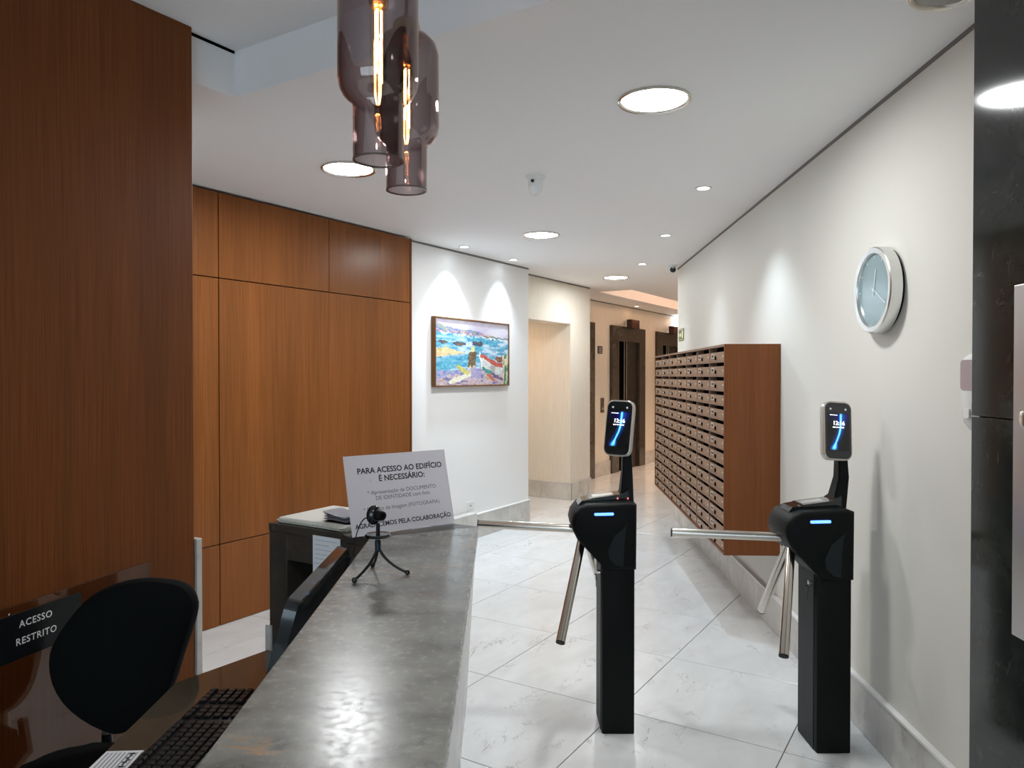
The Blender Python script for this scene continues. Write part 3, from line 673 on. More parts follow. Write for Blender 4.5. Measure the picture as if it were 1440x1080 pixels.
# handwritten note taped to the stone lintel
h0 = on_plane(440.5, 752, Vector((*A_, 0)), DL); h1 = on_plane(479, 757, Vector((*A_, 0)), DL); h2 = on_plane(440, 795, Vector((*A_, 0)), DL)
nt_ = thing('handwritten_note', 'handwritten white note taped under the stone return edge', 'note', h0 - DL * 0.001)
nx_ = -NN; NWD = (h1 - h0).dot(nx_); NHT = h0.z - h2.z + 0.03
nmw = axes((0, 0, 0), nx_, (0, 0, 1))
link('note_sheet', BX(0, NWD, -NHT, 0, 0, 0.0008), 'paper', nt_, mw=nmw)
for k in range(6):
    pts = [(0.008 + (NWD - 0.02) * i / 26 * (1 - 0.35 * (k % 3 == 1)), -0.012 - 0.0125 * k + 0.002 * math.sin(i * 2.1 + k) * random.uniform(0.3, 1), 0.0011) for i in range(27)]
    link('handwriting', tube(pts, 0.0004, 4), 'ink_grey', nt_, mw=nmw)

# ------------------------------------------------------------------ glass gate with its plate
ga = on_z(210, 789, 0.90); gb_ = on_z(0, 858, 0.90); gd = (gb_ - ga); gd.z = 0; gd.normalize()
gt = thing('glass_gate', 'low clear glass gate in front of the dark wood wall', 'gate', Vector((ga.x, ga.y, 0)))
GLN = 0.95
gmw = axes((0, 0, 0), -gd, (0, 0, 1))       # x from far left towards the free edge, y up, z towards us
link('glass_pane', BX(-GLN, 0, 0.06, 0.90, -0.005, 0.005, bev=0.001, seg=1), 'gate', gt, mw=gmw)
for x in (-GLN + 0.05, -GLN + 0.6): link('floor_clamp', BX(x - 0.03, x + 0.03, 0.0, 0.1, -0.014, 0.014, bev=0.003), 'steel', gt, mw=gmw)
gnorm = (gmw.to_3x3() @ Vector((0, 0, 1)))
def ong(px, py): return gmw.inverted() @ (on_plane(px, py, Vector(gt.location), gnorm) - Vector(gt.location))
s_tr = ong(111, 832); s_tl = ong(0, 859.5); s_br = ong(111, 891)
pl = thing('restricted_plate', 'black plate lettered in white fixed on the glass gate', 'sign', gt.location)
PWD = 0.30; PHT = s_tr.y - s_br.y
pl_c = Matrix.Translation((s_tr.x - PWD / 2, (s_tr.y + s_br.y) / 2, 0.0052))
link('plate', prism(rrect(PWD, PHT, 0.006, 3), 0.0, 0.004), 'blackp', pl, mw=gmw @ pl_c)
l1 = ong(47, 870); l2 = ong(48, 893)
text('lettering', 'ACESSO', 0.0265, 'letter', gmw @ Matrix.Translation((l1.x, l1.y, 0.0096)), pl, space=1.12, bold=0.0004)
text('lettering', 'RESTRITO', 0.0265, 'letter', gmw @ Matrix.Translation((l2.x, l2.y, 0.0096)), pl, space=1.12, bold=0.0004)
sc_p = ong(10, 864)
link('screw', lathe([(0.004, 0.0), (0.003, 0.002), (0, 0.0025)], 12), 'steel', pl, True, mw=gmw @ Matrix.Translation((sc_p.x, sc_p.y, 0.0092)))

# ------------------------------------------------------------------ office chair
CH = Vector((-1.06, 1.84, 0))
chair = thing('office_chair', 'black upholstered office chair behind the worktop', 'chair', CH)
cn_ = Vector((0.12, -0.985, 0.13)).normalized(); cp = Vector((-1.06, 2.06, 0.76))
cx_ = Vector((0.99, 0.12, 0)).normalized(); cy_ = cn_.cross(cx_) * 1.0
if cy_.z < 0: cy_ = -cy_
outl = [(200, 814), (228, 815.5), (252, 819), (267, 829), (275, 845), (274.5, 862), (266, 890), (254, 925), (243, 962), (232, 985), (214, 1006), (192, 1024), (170, 1034), (152, 1035), (118, 1019), (90, 997), (72, 970), (65, 940), (68, 913), (83, 887), (110, 852), (134, 833), (166, 819)]
o2 = []
for px, py in outl:
    q = on_plane(px, py, cp, cn_) - cp; o2.append((q.dot(cx_), q.dot(cy_)))
def smooth_loop(p, it=2):
    for _ in range(it):
        p = [q for i in range(len(p)) for q in ((0.75*p[i][0]+0.25*p[(i+1) % len(p)][0], 0.75*p[i][1]+0.25*p[(i+1) % len(p)][1]), (0.25*p[i][0]+0.75*p[(i+1) % len(p)][0], 0.25*p[i][1]+0.75*p[(i+1) % len(p)][1]))]
    return p
o2 = smooth_loop(o2, 1); gcx = sum(p[0] for p in o2) / len(o2); gcy = sum(p[1] for p in o2) / len(o2)
bm = bmesh.new(); rg = []
for s, zz in ((0.0, 0.026), (0.5, 0.024), (0.86, 0.014), (0.965, 0.004), (1.0, -0.012), (1.0, -0.034), (0.97, -0.048), (0.8, -0.058), (0.0, -0.062)):
    if s == 0: rg.append([bm.verts.new((gcx, gcy, zz))])
    else: rg.append([bm.verts.new((gcx + (a - gcx) * s, gcy + (b - gcy) * s, zz)) for a, b in o2])
for a, b in zip(rg, rg[1:]):
    n = len(o2)
    for i in range(n):
        if len(a) == 1: bm.faces.new((a[0], b[i], b[(i+1) % n]))
        elif len(b) == 1: bm.faces.new((a[i], a[(i+1) % n], b[0]))
        else: bm.faces.new((a[i], a[(i+1) % n], b[(i+1) % n], b[i]))
bmw = axes(cp - CH, cx_, cy_)
link('backrest', bm, 'fabric', chair, True, mw=bmw)
link('seat', prism(rrect(0.47, 0.45, 0.12, 6), 0.425, 0.49, 0.018, seg=3), 'fabric', chair, True)
pb = Vector(on_y(150, 1030, 2.09)) - CH
link('back_support', tube([pb, pb + Vector((0.0, 0.012, -0.10)), pb + Vector((0.02, -0.03, -0.165)), Vector((0, 0.1, 0.41))], [0.014, 0.016, 0.018, 0.018], 10), 'blackp', chair, True)
link('gas_column', tube([(0, 0, 0.09), (0, 0, 0.25), (0, 0, 0.251), (0, 0, 0.425)], [0.028, 0.028, 0.016, 0.016], 16), 'blackp', chair, True)
for k in range(5):
    a = 2 * math.pi * k / 5 + 0.3; e = Vector((0.27 * math.cos(a), 0.27 * math.sin(a), 0.065))
    lg = link('base_leg', tube([(0, 0, 0.10), e * 0.5 + Vector((0, 0, 0.05)), e], [0.026, 0.02, 0.014], 8), 'blackp', chair, True)
    bm = bmesh.new(); tg = Vector((-math.sin(a), math.cos(a), 0)) * 0.018
    tube([Vector((e.x, e.y, 0.027)) - tg, Vector((e.x, e.y, 0.027)) + tg], 0.027, 14, bm); link('caster', bm, 'blackp', lg, True)

# ------------------------------------------------------------------ turnstiles
def screen_mesh(w, h):
    bm = bmesh.new(); NX, NY = 26, 56; cl = bm.loops.layers.float_color.new('paint')
    V = [[bm.verts.new((w * (i / NX - 0.5), h * (j / NY - 0.5), 0)) for i in range(NX + 1)] for j in range(NY + 1)]
    for j in range(NY):
        for i in range(NX):
            f = bm.faces.new((V[j][i], V[j][i+1], V[j+1][i+1], V[j+1][i]))
            u_, v_ = (i + 0.5) / NX, (j + 0.5) / NY
            s = v_; c = 0.36 + 0.34 * (s ** 1.6) + 0.09 * math.sin(s * 5.2 - 1.2)
            wd_ = 0.03 + 0.16 * max(0, 0.22 - s) * 3 + 0.02 * s
            g = math.exp(-((u_ - c) / wd_) ** 2); hl = math.exp(-((u_ - c - 0.16 * (s - 0.4)) / 0.13) ** 2) * 0.18
            fade = min(1, max(0, (s - 0.02) / 0.08)) * min(1, max(0, (1.0 - s) / 0.05))
            top = 0.05 * max(0, (s - 0.7)) / 0.3 * (1 if 0.3 < u_ < 0.95 else 0.3)
            col = (0.02 * hl + 0.12 * g * g + 0.02 * top, 0.10 * hl + 0.55 * g * g + 0.10 * g, 0.55 * hl + 0.85 * g + top, 1)
            col = tuple(x * fade + 0.002 for x in col[:3]) + (1,)
            for l in f.loops: l[cl] = col
    return bm
SCR = None
def turnstile(cx, cy, label, arms, reader_yaw, reader_roll=0.0, dx=0.0):
    global SCR
    t = thing('turnstile', label, 'turnstile', (cx, cy, 0), 0, 'black tripod turnstiles')
    link('pedestal', BX(-0.068, 0.070, 0.0, 0.20, 0.0, 0.80, bev=0.006), 'black', t, True)
    link('side_panel', BX(-0.0705, -0.0675, 0.03, 0.19, 0.004, 0.72, bev=0.001, seg=1), 'slate', t)
    link('rear_strip', BX(0.0702, 0.080, 0.165, 0.20, 0.0, 0.80, bev=0.002), 'silver', t)
    # head: profile in x-z, pushed through y, edges rounded
    pr = [(0.076, 0.70), (0.078, 0.975), (0.05, 0.985), (-0.13, 0.975), (-0.165, 0.962), (-0.19, 0.93), (-0.198, 0.895), (-0.192, 0.865), (-0.172, 0.825), (-0.06, 0.708), (-0.045, 0.695)]
    bm = bmesh.new(); n = len(pr)
    fr = [bm.verts.new((a, -0.014, b)) for a, b in pr]; bkv = [bm.verts.new((a, 0.215, b)) for a, b in pr]
    bm.faces.new(fr); bm.faces.new(bkv[::-1])
    for i in range(n): bm.faces.new((fr[i], bkv[i], bkv[(i+1) % n], fr[(i+1) % n]))
    es = [e for e in bm.edges if abs(e.verts[0].co.y - e.verts[1].co.y) < 1e-5]
    bmesh.ops.bevel(bm, geom=es, offset=0.016, segments=3, affect='EDGES', profile=0.5)
    hd_ = link('head', bm, 'black', t, True)
    bm = prism([(0.045, 0.0), (0.04, -0.02), (-0.01, -0.06), (-0.035, -0.12), (-0.03, -0.155), (0.0, -0.185), (0.03, -0.19), (0.035, -0.08)], 0, 0.003, 0.001)
    link('cheek_panel', bm, 'slate', hd_, mw=axes((-0.01, -0.0145, 0.905), (1, 0, 0), (0, 0, 1)))
    # sloping top cover
    bm = bmesh.new()
    for y in (0.055, 0.15):
        pass
    lo = [(-0.165, 0.965), (-0.15, 0.983), (-0.115, 0.989), (-0.105, 0.994), (0.02, 1.010), (0.05, 1.03), (0.05, 0.97)]
    a_ = [bm.verts.new((x, 0.05, z)) for x, z in lo]; b_ = [bm.verts.new((x, 0.155, z)) for x, z in lo]
    bm.faces.new(a_); bm.faces.new(b_[::-1])
    for i in range(len(lo)): bm.faces.new((a_[i], b_[i], b_[(i+1) % len(lo)], a_[(i+1) % len(lo)]))
    link('top_cover', bm, 'gloss', t)
    link('card_slot', BX(-0.10, -0.01, 0.075, 0.13, 0, 0.0015), 'alu', t, mw=Matrix.Translation((0, 0, 1.0065)) @ Matrix.Rotation(math.radians(-7.3), 4, 'Y'))
    link('light_bar', prism(rrect(0.082, 0.0115, 0.005, 4), 0, 0.002), 'led', t, mw=axes((-0.062, -0.0150, 0.937), (1, 0, 0.05), (0, 0, 1)))
    for i, x in enumerate((0.004, 0.048) if dx == 0 else ()):
        link('indicator', BX(-0.0025, 0.0025, -0.004, 0.004, 0, 0.001), 'red', t, mw=axes((x, 0.0488, 0.993), (1, 0, 0), (0, 0, 1)))
    # stalk
    bm = bmesh.new(); rs = []
    for z, x0, x1, y0, y1 in ((0.975, 0.005, 0.076, 0.06, 0.15), (1.02, 0.022, 0.076, 0.07, 0.145), (1.10, 0.030, 0.074, 0.08, 0.14), (1.20, 0.032, 0.068, 0.085, 0.135), (1.30, 0.020, 0.056, 0.09, 0.13), (1.36, 0.005, 0.040, 0.09, 0.125)):
        rs.append([bm.verts.new(p) for p in ((x0 + dx * min(1, (z - 0.975) * 9), y0, z), (x1 + dx * min(1, (z - 0.975) * 9), y0, z), (x1 + dx * min(1, (z - 0.975) * 9), y1, z), (x0 + dx * min(1, (z - 0.975) * 9), y1, z))])
    bm.faces.new(rs[0][::-1]); bm.faces.new(rs[-1])
    for a, b in zip(rs, rs[1:]):
        for i in range(4): bm.faces.new((a[i], a[(i+1) % 4], b[(i+1) % 4], b[i]))
    bmesh.ops.bevel(bm, geom=[e for e in bm.edges if abs(e.verts[0].co.z - e.verts[1].co.z) > 0.02], offset=0.006, segments=2, affect='EDGES')
    link('stalk', bm, 'black', t, True)
    # face reader
    rm = Matrix.Translation((0.008 + dx * 1.3, 0.055, 1.295)) @ Matrix.Rotation(reader_yaw, 4, 'Z') @ Matrix.Rotation(math.radians(-9), 4, 'X') @ Matrix.Rotation(reader_roll, 4, 'Y') @ Matrix.Rotation(math.pi / 2, 4, 'X')
    rd = link('reader', prism(rrect(0.118, 0.240, 0.028, 6), -0.034, 0.0, 0.004), 'silver', t, True, mw=rm)
    link('front_glass', prism(rrect(0.110, 0.228, 0.025, 6), 0.0002, 0.002, 0.0008), 'gloss', rd)
    if SCR is None:
        s = link('screen', screen_mesh(0.092, 0.155), 'screen', rd, mw=Matrix.Translation((0, -0.006, 0.0024))); SCR = s.data
    else: inst('screen', SCR, rd, Matrix.Translation((0, -0.006, 0.0024)))
    text('clock_digits', '12:16', 0.023, 'digits', Matrix.Translation((0.002, 0.030, 0.0028)), rd, bold=0.0005)
    for k, (x0, x1) in enumerate(((-0.024, -0.012), (-0.009, 0.001), (0.004, 0.012), (0.015, 0.024))): link('date_text', BX(x0, x1, 0.0115, 0.0155, 0.0026, 0.0029), 'digits', rd)
    link('status_text', BX(-0.036, -0.004, 0.062, 0.0645, 0.0026, 0.0029), 'digits', rd)
    for x in (-0.032, 0.032): link('camera_eye', lathe([(0.0045, 0.0021), (0.003, 0.003), (0, 0.003)], 14), 'white', rd, True, mw=Matrix.Translation((x, 0.088, 0)))
    # rotor and three arms
    root = Vector((-0.135, 0.10, 0.85)); ax = Vector((-0.75, 0, -0.66)).normalized()
    q = ax.to_track_quat('Z', 'Y').to_matrix().to_4x4(); q.translation = root
    ro = link('rotor', lathe([(0, 0.03), (0.04, 0.028), (0.055, 0.015), (0.06, -0.02), (0, -0.02)], 32), 'blackp', t, True, mw=q)
    for e in arms:
        e = Vector(e); d = (e - root).normalized()
        ar = link('arm', tube([root + d * 0.02, e], 0.0185, 24), 'steel', t, True)
        link('end_cap', tube([e, e + d * 0.004], 0.0183, 24), 'black', ar, True)
    # lock with keys
    lk = link('lock', tube([(-0.068, 0.05, 0.675), (-0.083, 0.05, 0.675)], 0.009, 14), 'alu', t, True)
    bm = BX(-0.0855, -0.0835, 0.045, 0.055, 0.665, 0.685); link('key', bm, 'alu', lk)
    bm = bmesh.new(); tube([(-0.088, 0.05, 0.668), (-0.088, 0.05, 0.664)], 0.006, 10, bm); box(bm, -0.0895, -0.0865, 0.044, 0.056, 0.640, 0.660); box(bm, -0.089, -0.087, 0.0475, 0.0525, 0.612, 0.642)
    link('key', bm, 'blackp', lk)
    return t
yl = on_z(868, 1032.5, 0).y; yr = on_z(1172, 1060, 0).y
xl = (on_z(845.5, 1031.5, 0).x + on_z(892.5, 1033.5, 0).x) / 2; xr = (on_z(1148, 1058.5, 0).x + on_z(1196.5, 1062, 0).x) / 2
def rel(px, py, Y, cx, cy): p = on_y(px, py, Y); return (p.x - cx, p.y - cy, p.z)
turnstile(xl, yl, 'black turnstile standing between the marble counter and the mailboxes',
          [rel(673, 736.5, yl + 0.13, xl, yl), rel(788, 903, yl - 0.22, xl, yl), (-0.02, 0.37, 0.50)], math.radians(-27), math.radians(2))
turnstile(xr, yr, 'black turnstile standing close against the white right wall',
          [rel(945, 748.5, yr + 0.16, xr, yr), rel(1102, 922, yr - 0.20, xr, yr), rel(1071, 858, yr + 0.36, xr, yr)], math.radians(6), math.radians(4), 0.022)

# ------------------------------------------------------------------ mailboxes
a0 = ab(on_b(1097, 600, B_WALL))[0]
MB_D = 0.325; BF = B_WALL + MB_D
fz = on_b(1019, 483.6, BF); a_near = ab(on_b(1018.5, 600, BF))[0]; a_far = ab(on_b(920.8, 600, BF))[0]
z_top = on_b(1019, 483.6, BF).z; z_bot = on_b(1017, 780, BF).z
mb = thing('mailbox_cabinet', 'wall mounted wooden cabinet of small bronze mailboxes', 'mailboxes', RW(a_near, B_WALL + 0.001, z_bot), RA)
ML = a_far - a_near; MH = z_top - z_bot; fd = MB_D - 0.001
# local: x along the wall away from us, y out of the wall, z up
link('cabinet_side', BX(0, 0.016, 0, fd, 0, MH, bev=0.001, seg=1), 'wood_cab', mb)
link('cabinet_side', BX(ML - 0.016, ML, 0, fd, 0, MH, bev=0.001, seg=1), 'wood_cab', mb)
link('cabinet_top', BX(0.016, ML - 0.016, 0, fd, MH - 0.014, MH), 'taupe_rail', mb)
link('cabinet_bottom', BX(0.016, ML - 0.016, 0, fd, 0, 0.014), 'wood_cab', mb)
link('cabinet_back', BX(0.016, ML - 0.016, 0, 0.01, 0.014, MH - 0.014), 'void', mb)
link('slot_shade_sheet', BX(0.017, ML - 0.017, fd - 0.06, fd - 0.05, 0.014, MH - 0.014), 'void', mb)  # black sheet behind the doors puts the shade of the slots into colour
NC, NRW = 7, 14
cw = (ML - 0.032) / NC; rh = (MH - 0.028) / NRW
for c in range(1, NC): link('divider', BX(0.016 + cw * c - 0.004, 0.016 + cw * c + 0.004, fd - 0.05, fd - 0.001, 0.014, MH - 0.014), 'taupe_rail', mb)
for r in range(1, NRW): link('shelf_rail', BX(0.016, ML - 0.016, fd - 0.05, fd + 0.001, 0.014 + rh * r - 0.006, 0.014 + rh * r + 0.006), 'taupe_rail', mb)
dh = rh - 0.012 - 0.023
door_me = link('mailbox_door', BX(-cw/2 + 0.006, cw/2 - 0.006, -0.004, 0.0, 0, dh, bev=0.001, seg=1), 'taupe', mb)
lab_me = link('label_holder', BX(-0.034, 0.034, 0, 0.003, 0, 0.028, bev=0.001, seg=1), 'alu', door_me)
win_me = BX(-0.022, 0.022, 0.003, 0.0036, 0.006, 0.022); win = link('number_window', win_me, 'ink', door_me)
lock_me = link('door_lock', BX(-0.009, 0.009, 0, 0.006, 0, 0.022, bev=0.001, seg=1), 'void', door_me)
dot_me = link('rivet', lathe([(0.006, 0), (0.005, 0.002), (0, 0.002)], 10), 'sign_pale', door_me)
RXm = Matrix.Rotation(-math.pi/2, 4, 'X')
def place_door(o, ch, c, r):
    o.matrix_local = Matrix.Translation((0.016 + cw * (c + 0.5), fd - 0.004, 0.014 + rh * r + 0.006))
    l, w_, k, d = ch
    l.matrix_local = Matrix.Translation((cw * 0.27, 0, dh * 0.30)); w_.matrix_local = Matrix.Translation((cw * 0.27, 0, dh * 0.30))
    k.matrix_local = Matrix.Translation((cw * 0.27 - 0.085, 0, dh * 0.12)); d.matrix_local = Matrix.Translation((-cw * 0.40, 0, dh * 0.5)) @ RXm
for r in range(NRW):
    for c in range(NC):
        if r == 0 and c == 0: place_door(door_me, (lab_me, win, lock_me, dot_me), 0, 0); continue
        o = inst('mailbox_door', door_me.data, mb)
        place_door(o, [inst(s.name.split('.')[0], s.data, o) for s in (lab_me, win, lock_me, dot_me)], c, r)
# ------------------------------------------------------------------ wall clock
ck_c = on_b(1246, 408, B_WALL); ck = thing('wall_clock', 'round wall clock with a deep aluminium case', 'clock', ck_c)
ckm = axes((0, 0, 0), -DR * -1, (0, 0, 1)); ckm = axes((0, 0, 0), DR * -1, (0, 0, 1))
if (ckm.to_3x3() @ Vector((0, 0, 1))).dot(NR) < 0: ckm = axes((0, 0, 0), DR, (0, 0, 1))
R_ = 0.172
link('back_plate', lathe([(0, 0.001), (R_ * 0.93, 0.001), (R_ * 0.93, 0.014), (0, 0.014)], 64), 'black', ck, True, mw=ckm)
link('case', lathe([(R_, 0.014), (R_, 0.056), (R_ - 0.004, 0.060), (R_ - 0.024, 0.058), (R_ - 0.027, 0.052), (R_ - 0.027, 0.040), (R_ - 0.03, 0.014)], 72, closed=True), 'alu', ck, True, mw=ckm)
link('dial', lathe([(R_ - 0.027, 0.046), (0, 0.046)], 64), 'clock_face', ck, mw=ckm)
def hand(ang, ln, wd_, tail=0.02):
    a = math.radians(90 - ang); m_ = ckm @ Matrix.Rotation(a, 4, 'Z')
    link('clock_hand', BX(-tail, ln, -wd_/2, wd_/2, 0.0475, 0.049), 'clock_mark', ck, mw=m_)
hand(12, 0.085, 0.005); hand(120, 0.12, 0.004)
link('hand_pin', lathe([(0.006, 0.046), (0.006, 0.051), (0, 0.051)], 16), 'clock_mark', ck, True, mw=ckm)
for k in range(12):
    a = math.radians(30 * k); m_ = ckm @ Matrix.Rotation(a, 4, 'Z')
    link('hour_mark', BX(R_ - 0.046, R_ - 0.034, -0.0012, 0.0012, 0.0465, 0.0472), 'clock_mark', ck, mw=m_)

# ------------------------------------------------------------------ dispenser, steel plate, exit sign
dp = on_b(1379, 552, B_WALL); ds = thing('wall_dispenser', 'white wall dispenser half hidden by the dark marble pier', 'dispenser', dp - Vector((0, 0, 0.12)))
dmw = axes((0, 0, 0), DR, (0, 0, 1)); 
if (dmw.to_3x3() @ Vector((0, 0, 1))).dot(NR) < 0: dmw = axes((0, 0, 0), -DR, (0, 0, 1))
bm = bmesh.new(); rs = []
for z, wv, y1 in ((0.0, 0.030, 0.02), (0.025, 0.044, 0.035), (0.07, 0.05, 0.04), (0.12, 0.05, 0.042), (0.20, 0.05, 0.040), (0.23, 0.045, 0.034), (0.242, 0.034, 0.02)):
    rs.append([bm.verts.new((x * wv, z, y)) for x, y in ((-1, 0.001), (1, 0.001), (1, y1 * 0.75), (0.7, y1), (-0.7, y1), (-1, y1 * 0.75))])
bm.faces.new(rs[0][::-1]); bm.faces.new(rs[-1])
for a, b in zip(rs, rs[1:]):
    for i in range(6): bm.faces.new((a[i], a[(i+1) % 6], b[(i+1) % 6], b[i]))
link('dispenser_body', bm, 'white', ds, True, mw=dmw)
link('level_window', prism(rrect(0.07, 0.095, 0.012, 3), 0.036, 0.0435), 'mauve', ds, mw=dmw @ Matrix.Translation((0, 0.175, 0)))
for k in range(5): link('vent_slot', BX(0.0502, 0.0512, 0.15 + 0.014 * k, 0.158 + 0.014 * k, 0.006, 0.026), 'ink', ds, mw=dmw)
link('push_button', prism(rrect(0.03, 0.03, 0.004, 3), 0.04, 0.0445), 'white', ds, mw=dmw @ Matrix.Translation((0, 0.055, 0)))
RotP = Matrix.Translation((PX, py_edge, 0)) @ Matrix.Rotation(-TR, 4, 'Z')
y_st = on_plane(1422, 640, Vector((PX - 0.03, 0, 0)), Vector((1, 0, 0))).y; stt = on_y(1422, 403, y_st).z; stb = on_y(1422, 887, y_st).z
sp = thing('steel_panel', 'brushed steel box panel on the dark green marble pier', 'panel', RotP @ Vector((-0.001, y_st - py_edge - 0.025, stb)), -TR)
link('steel_box', BX(-0.03, 0, -0.55, 0, 0, stt - stb, bev=0.002), 'alu', sp)
link('ring_reflection', lathe([(0, 0.002), (0.016, 0.002), (0.02, 0.0), (0.02, -0.001)], 24), 'steel', sp, True, mw=Matrix.Translation((-0.0305, -0.04, (stt - stb) * 0.62)) @ Matrix.Rotation(-math.pi/2, 4, 'Y'))  # raised ring stands in for a round reflection on the steel
ex = on_b(958.5, 471, B_WALL); es_ = thing('exit_sign', 'small olive green exit sign above the mailboxes', 'sign', ex - Vector((0, 0, 0.06)))
emw = dmw
link('sign_plate', BX(-0.14, 0.14, 0.0, 0.122, 0.001, 0.004), 'green_sign', es_, mw=emw)
for x0, x1, z0, z1 in ((-0.13, 0.13, 0.008, 0.014), (-0.13, 0.13, 0.108, 0.114), (0.03, 0.11, 0.025, 0.098)): link('pale_mark', BX(x0, x1, z0, z1, 0.004, 0.005), 'sign_pale', es_, mw=emw)
link('arrow_mark', prism([(-0.10, 0.06), (-0.05, 0.1), (-0.05, 0.075), (0.0, 0.075), (0.0, 0.045), (-0.05, 0.045), (-0.05, 0.02)], 0.004, 0.005), 'sign_pale', es_, mw=emw)

# ------------------------------------------------------------------ cameras on the ceiling, socket
p = on_z(753, 248, CEIL); dc = thing('dome_camera', 'white ceiling security camera pointing down the lobby', 'camera', (p.x, p.y, CEIL))
link('mount', lathe([(0, 0), (0.056, 0), (0.056, -0.012), (0.046, -0.02), (0, -0.02)], 28), 'white', dc, True)
link('camera_body', lathe([(0.042, -0.02), (0.043, -0.055), (0.038, -0.085), (0.026, -0.103), (0, -0.11)], 28), 'white', dc, True)
link('camera_lens', lathe([(0.010, 0), (0.008, 0.006), (0, 0.006)], 16), 'ink', dc, True, mw=axes((-0.018, -0.042, -0.035), (1, 0, 0), (0, 0, 1)))
p = on_z(948, 373, CEIL); bc = thing('bullet_camera', 'small ceiling camera with a black lens at the wall corner', 'camera', (p.x - 0.02, p.y, CEIL))
link('mount', lathe([(0, 0), (0.05, 0), (0.045, -0.014), (0, -0.016)], 20), 'white', bc, True)
link('camera_body', sphere(bmesh.new(), (0, 0, -0.045), 0.042), 'white', bc, True)
link('camera_lens', lathe([(0.03, 0), (0.026, 0.012), (0, 0.014)], 20), 'ink', bc, True, mw=axes((0, -0.03, -0.05), (1, 0, 0), (0, 0.3, 1)))
so = on_n(661, 711, N_WHITE); sk_ = thing('wall_socket', 'white power socket on the wall above the skirting', 'socket', so)
smx = axes((0, 0, 0), DL, (0, 0, 1))
if (smx.to_3x3() @ Vector((0, 0, 1))).dot(NN) > 0: smx = axes((0, 0, 0), -DL, (0, 0, 1))
link('socket_plate', prism(rrect(0.11, 0.075, 0.008, 3), 0.0, 0.007), 'white', sk_, mw=smx); link('socket_hole', prism(rrect(0.02, 0.012, 0.004, 2), 0.0071, 0.0085), 'ink_grey', sk_, mw=smx)

# ------------------------------------------------------------------ painting
PF = N_WHITE - 0.045
c_tl = on_n(612, 444, PF); c_tr = on_n(716.5, 455.5, PF); c_bl = on_n(612, 543, PF); c_br = on_n(716.5, 543.5, PF)
tl_t = tn(c_tl)[0]; tr_t = tn(c_tr)[0]; PW = tr_t - tl_t; pz1 = c_tl.z; pz0 = (c_bl.z + c_br.z) / 2; PH = pz1 - pz0
pic = thing('framed_painting', 'framed colourful harbour painting with a red and white boat', 'painting', G(tl_t, N_WHITE, pz0), GA)
fw = 0.014                                # local: x along the wall, y into the wall
for nm, b in (('frame_rail', (0, PW, -0.045, -0.001, 0, fw)), ('frame_rail', (0, PW, -0.045, -0.001, PH - fw, PH)), ('frame_rail', (0, fw, -0.045, -0.001, fw, PH - fw)), ('frame_rail', (PW - fw, PW, -0.045, -0.001, fw, PH - fw))):
    link(nm, BX(*b, bev=0.0012, seg=1), 'frame_wood', pic)
def hsh(i, j, s=0): return math.modf(abs(math.sin(i * 12.9898 + j * 78.233 + s * 37.7) * 43758.5453))[0]
def vn(x, y, s=0):
    i, j = math.floor(x), math.floor(y); fx, fy = x - i, y - j; fx = fx*fx*(3-2*fx); fy = fy*fy*(3-2*fy)
    return (hsh(i, j, s)*(1-fx)+hsh(i+1, j, s)*fx)*(1-fy)+(hsh(i, j+1, s)*(1-fx)+hsh(i+1, j+1, s)*fx)*fy
def lerp(a, b, k): return tuple(x + (y - x) * k for x, y in zip(a, b))
def seg_d(x, y, x0, y0, x1, y1):
    k = max(0, min(1, ((x-x0)*(x1-x0)+(y-y0)*(y1-y0)) / ((x1-x0)**2+(y1-y0)**2))); return math.hypot(x-x0-k*(x1-x0), y-y0-k*(y1-y0))
def in_poly(x, y, P):
    r = False
    for i in range(len(P)):
        (x0, y0), (x1, y1) = P[i], P[i-1]
        if (y0 > y) != (y1 > y) and x < (x1-x0)*(y-y0)/(y1-y0)+x0: r = not r
    return r
BOAT = [(0.585, 0.50), (0.66, 0.44), (0.80, 0.36), (0.91, 0.34), (0.93, 0.27), (0.88, 0.17), (0.76, 0.16), (0.61, 0.28)]
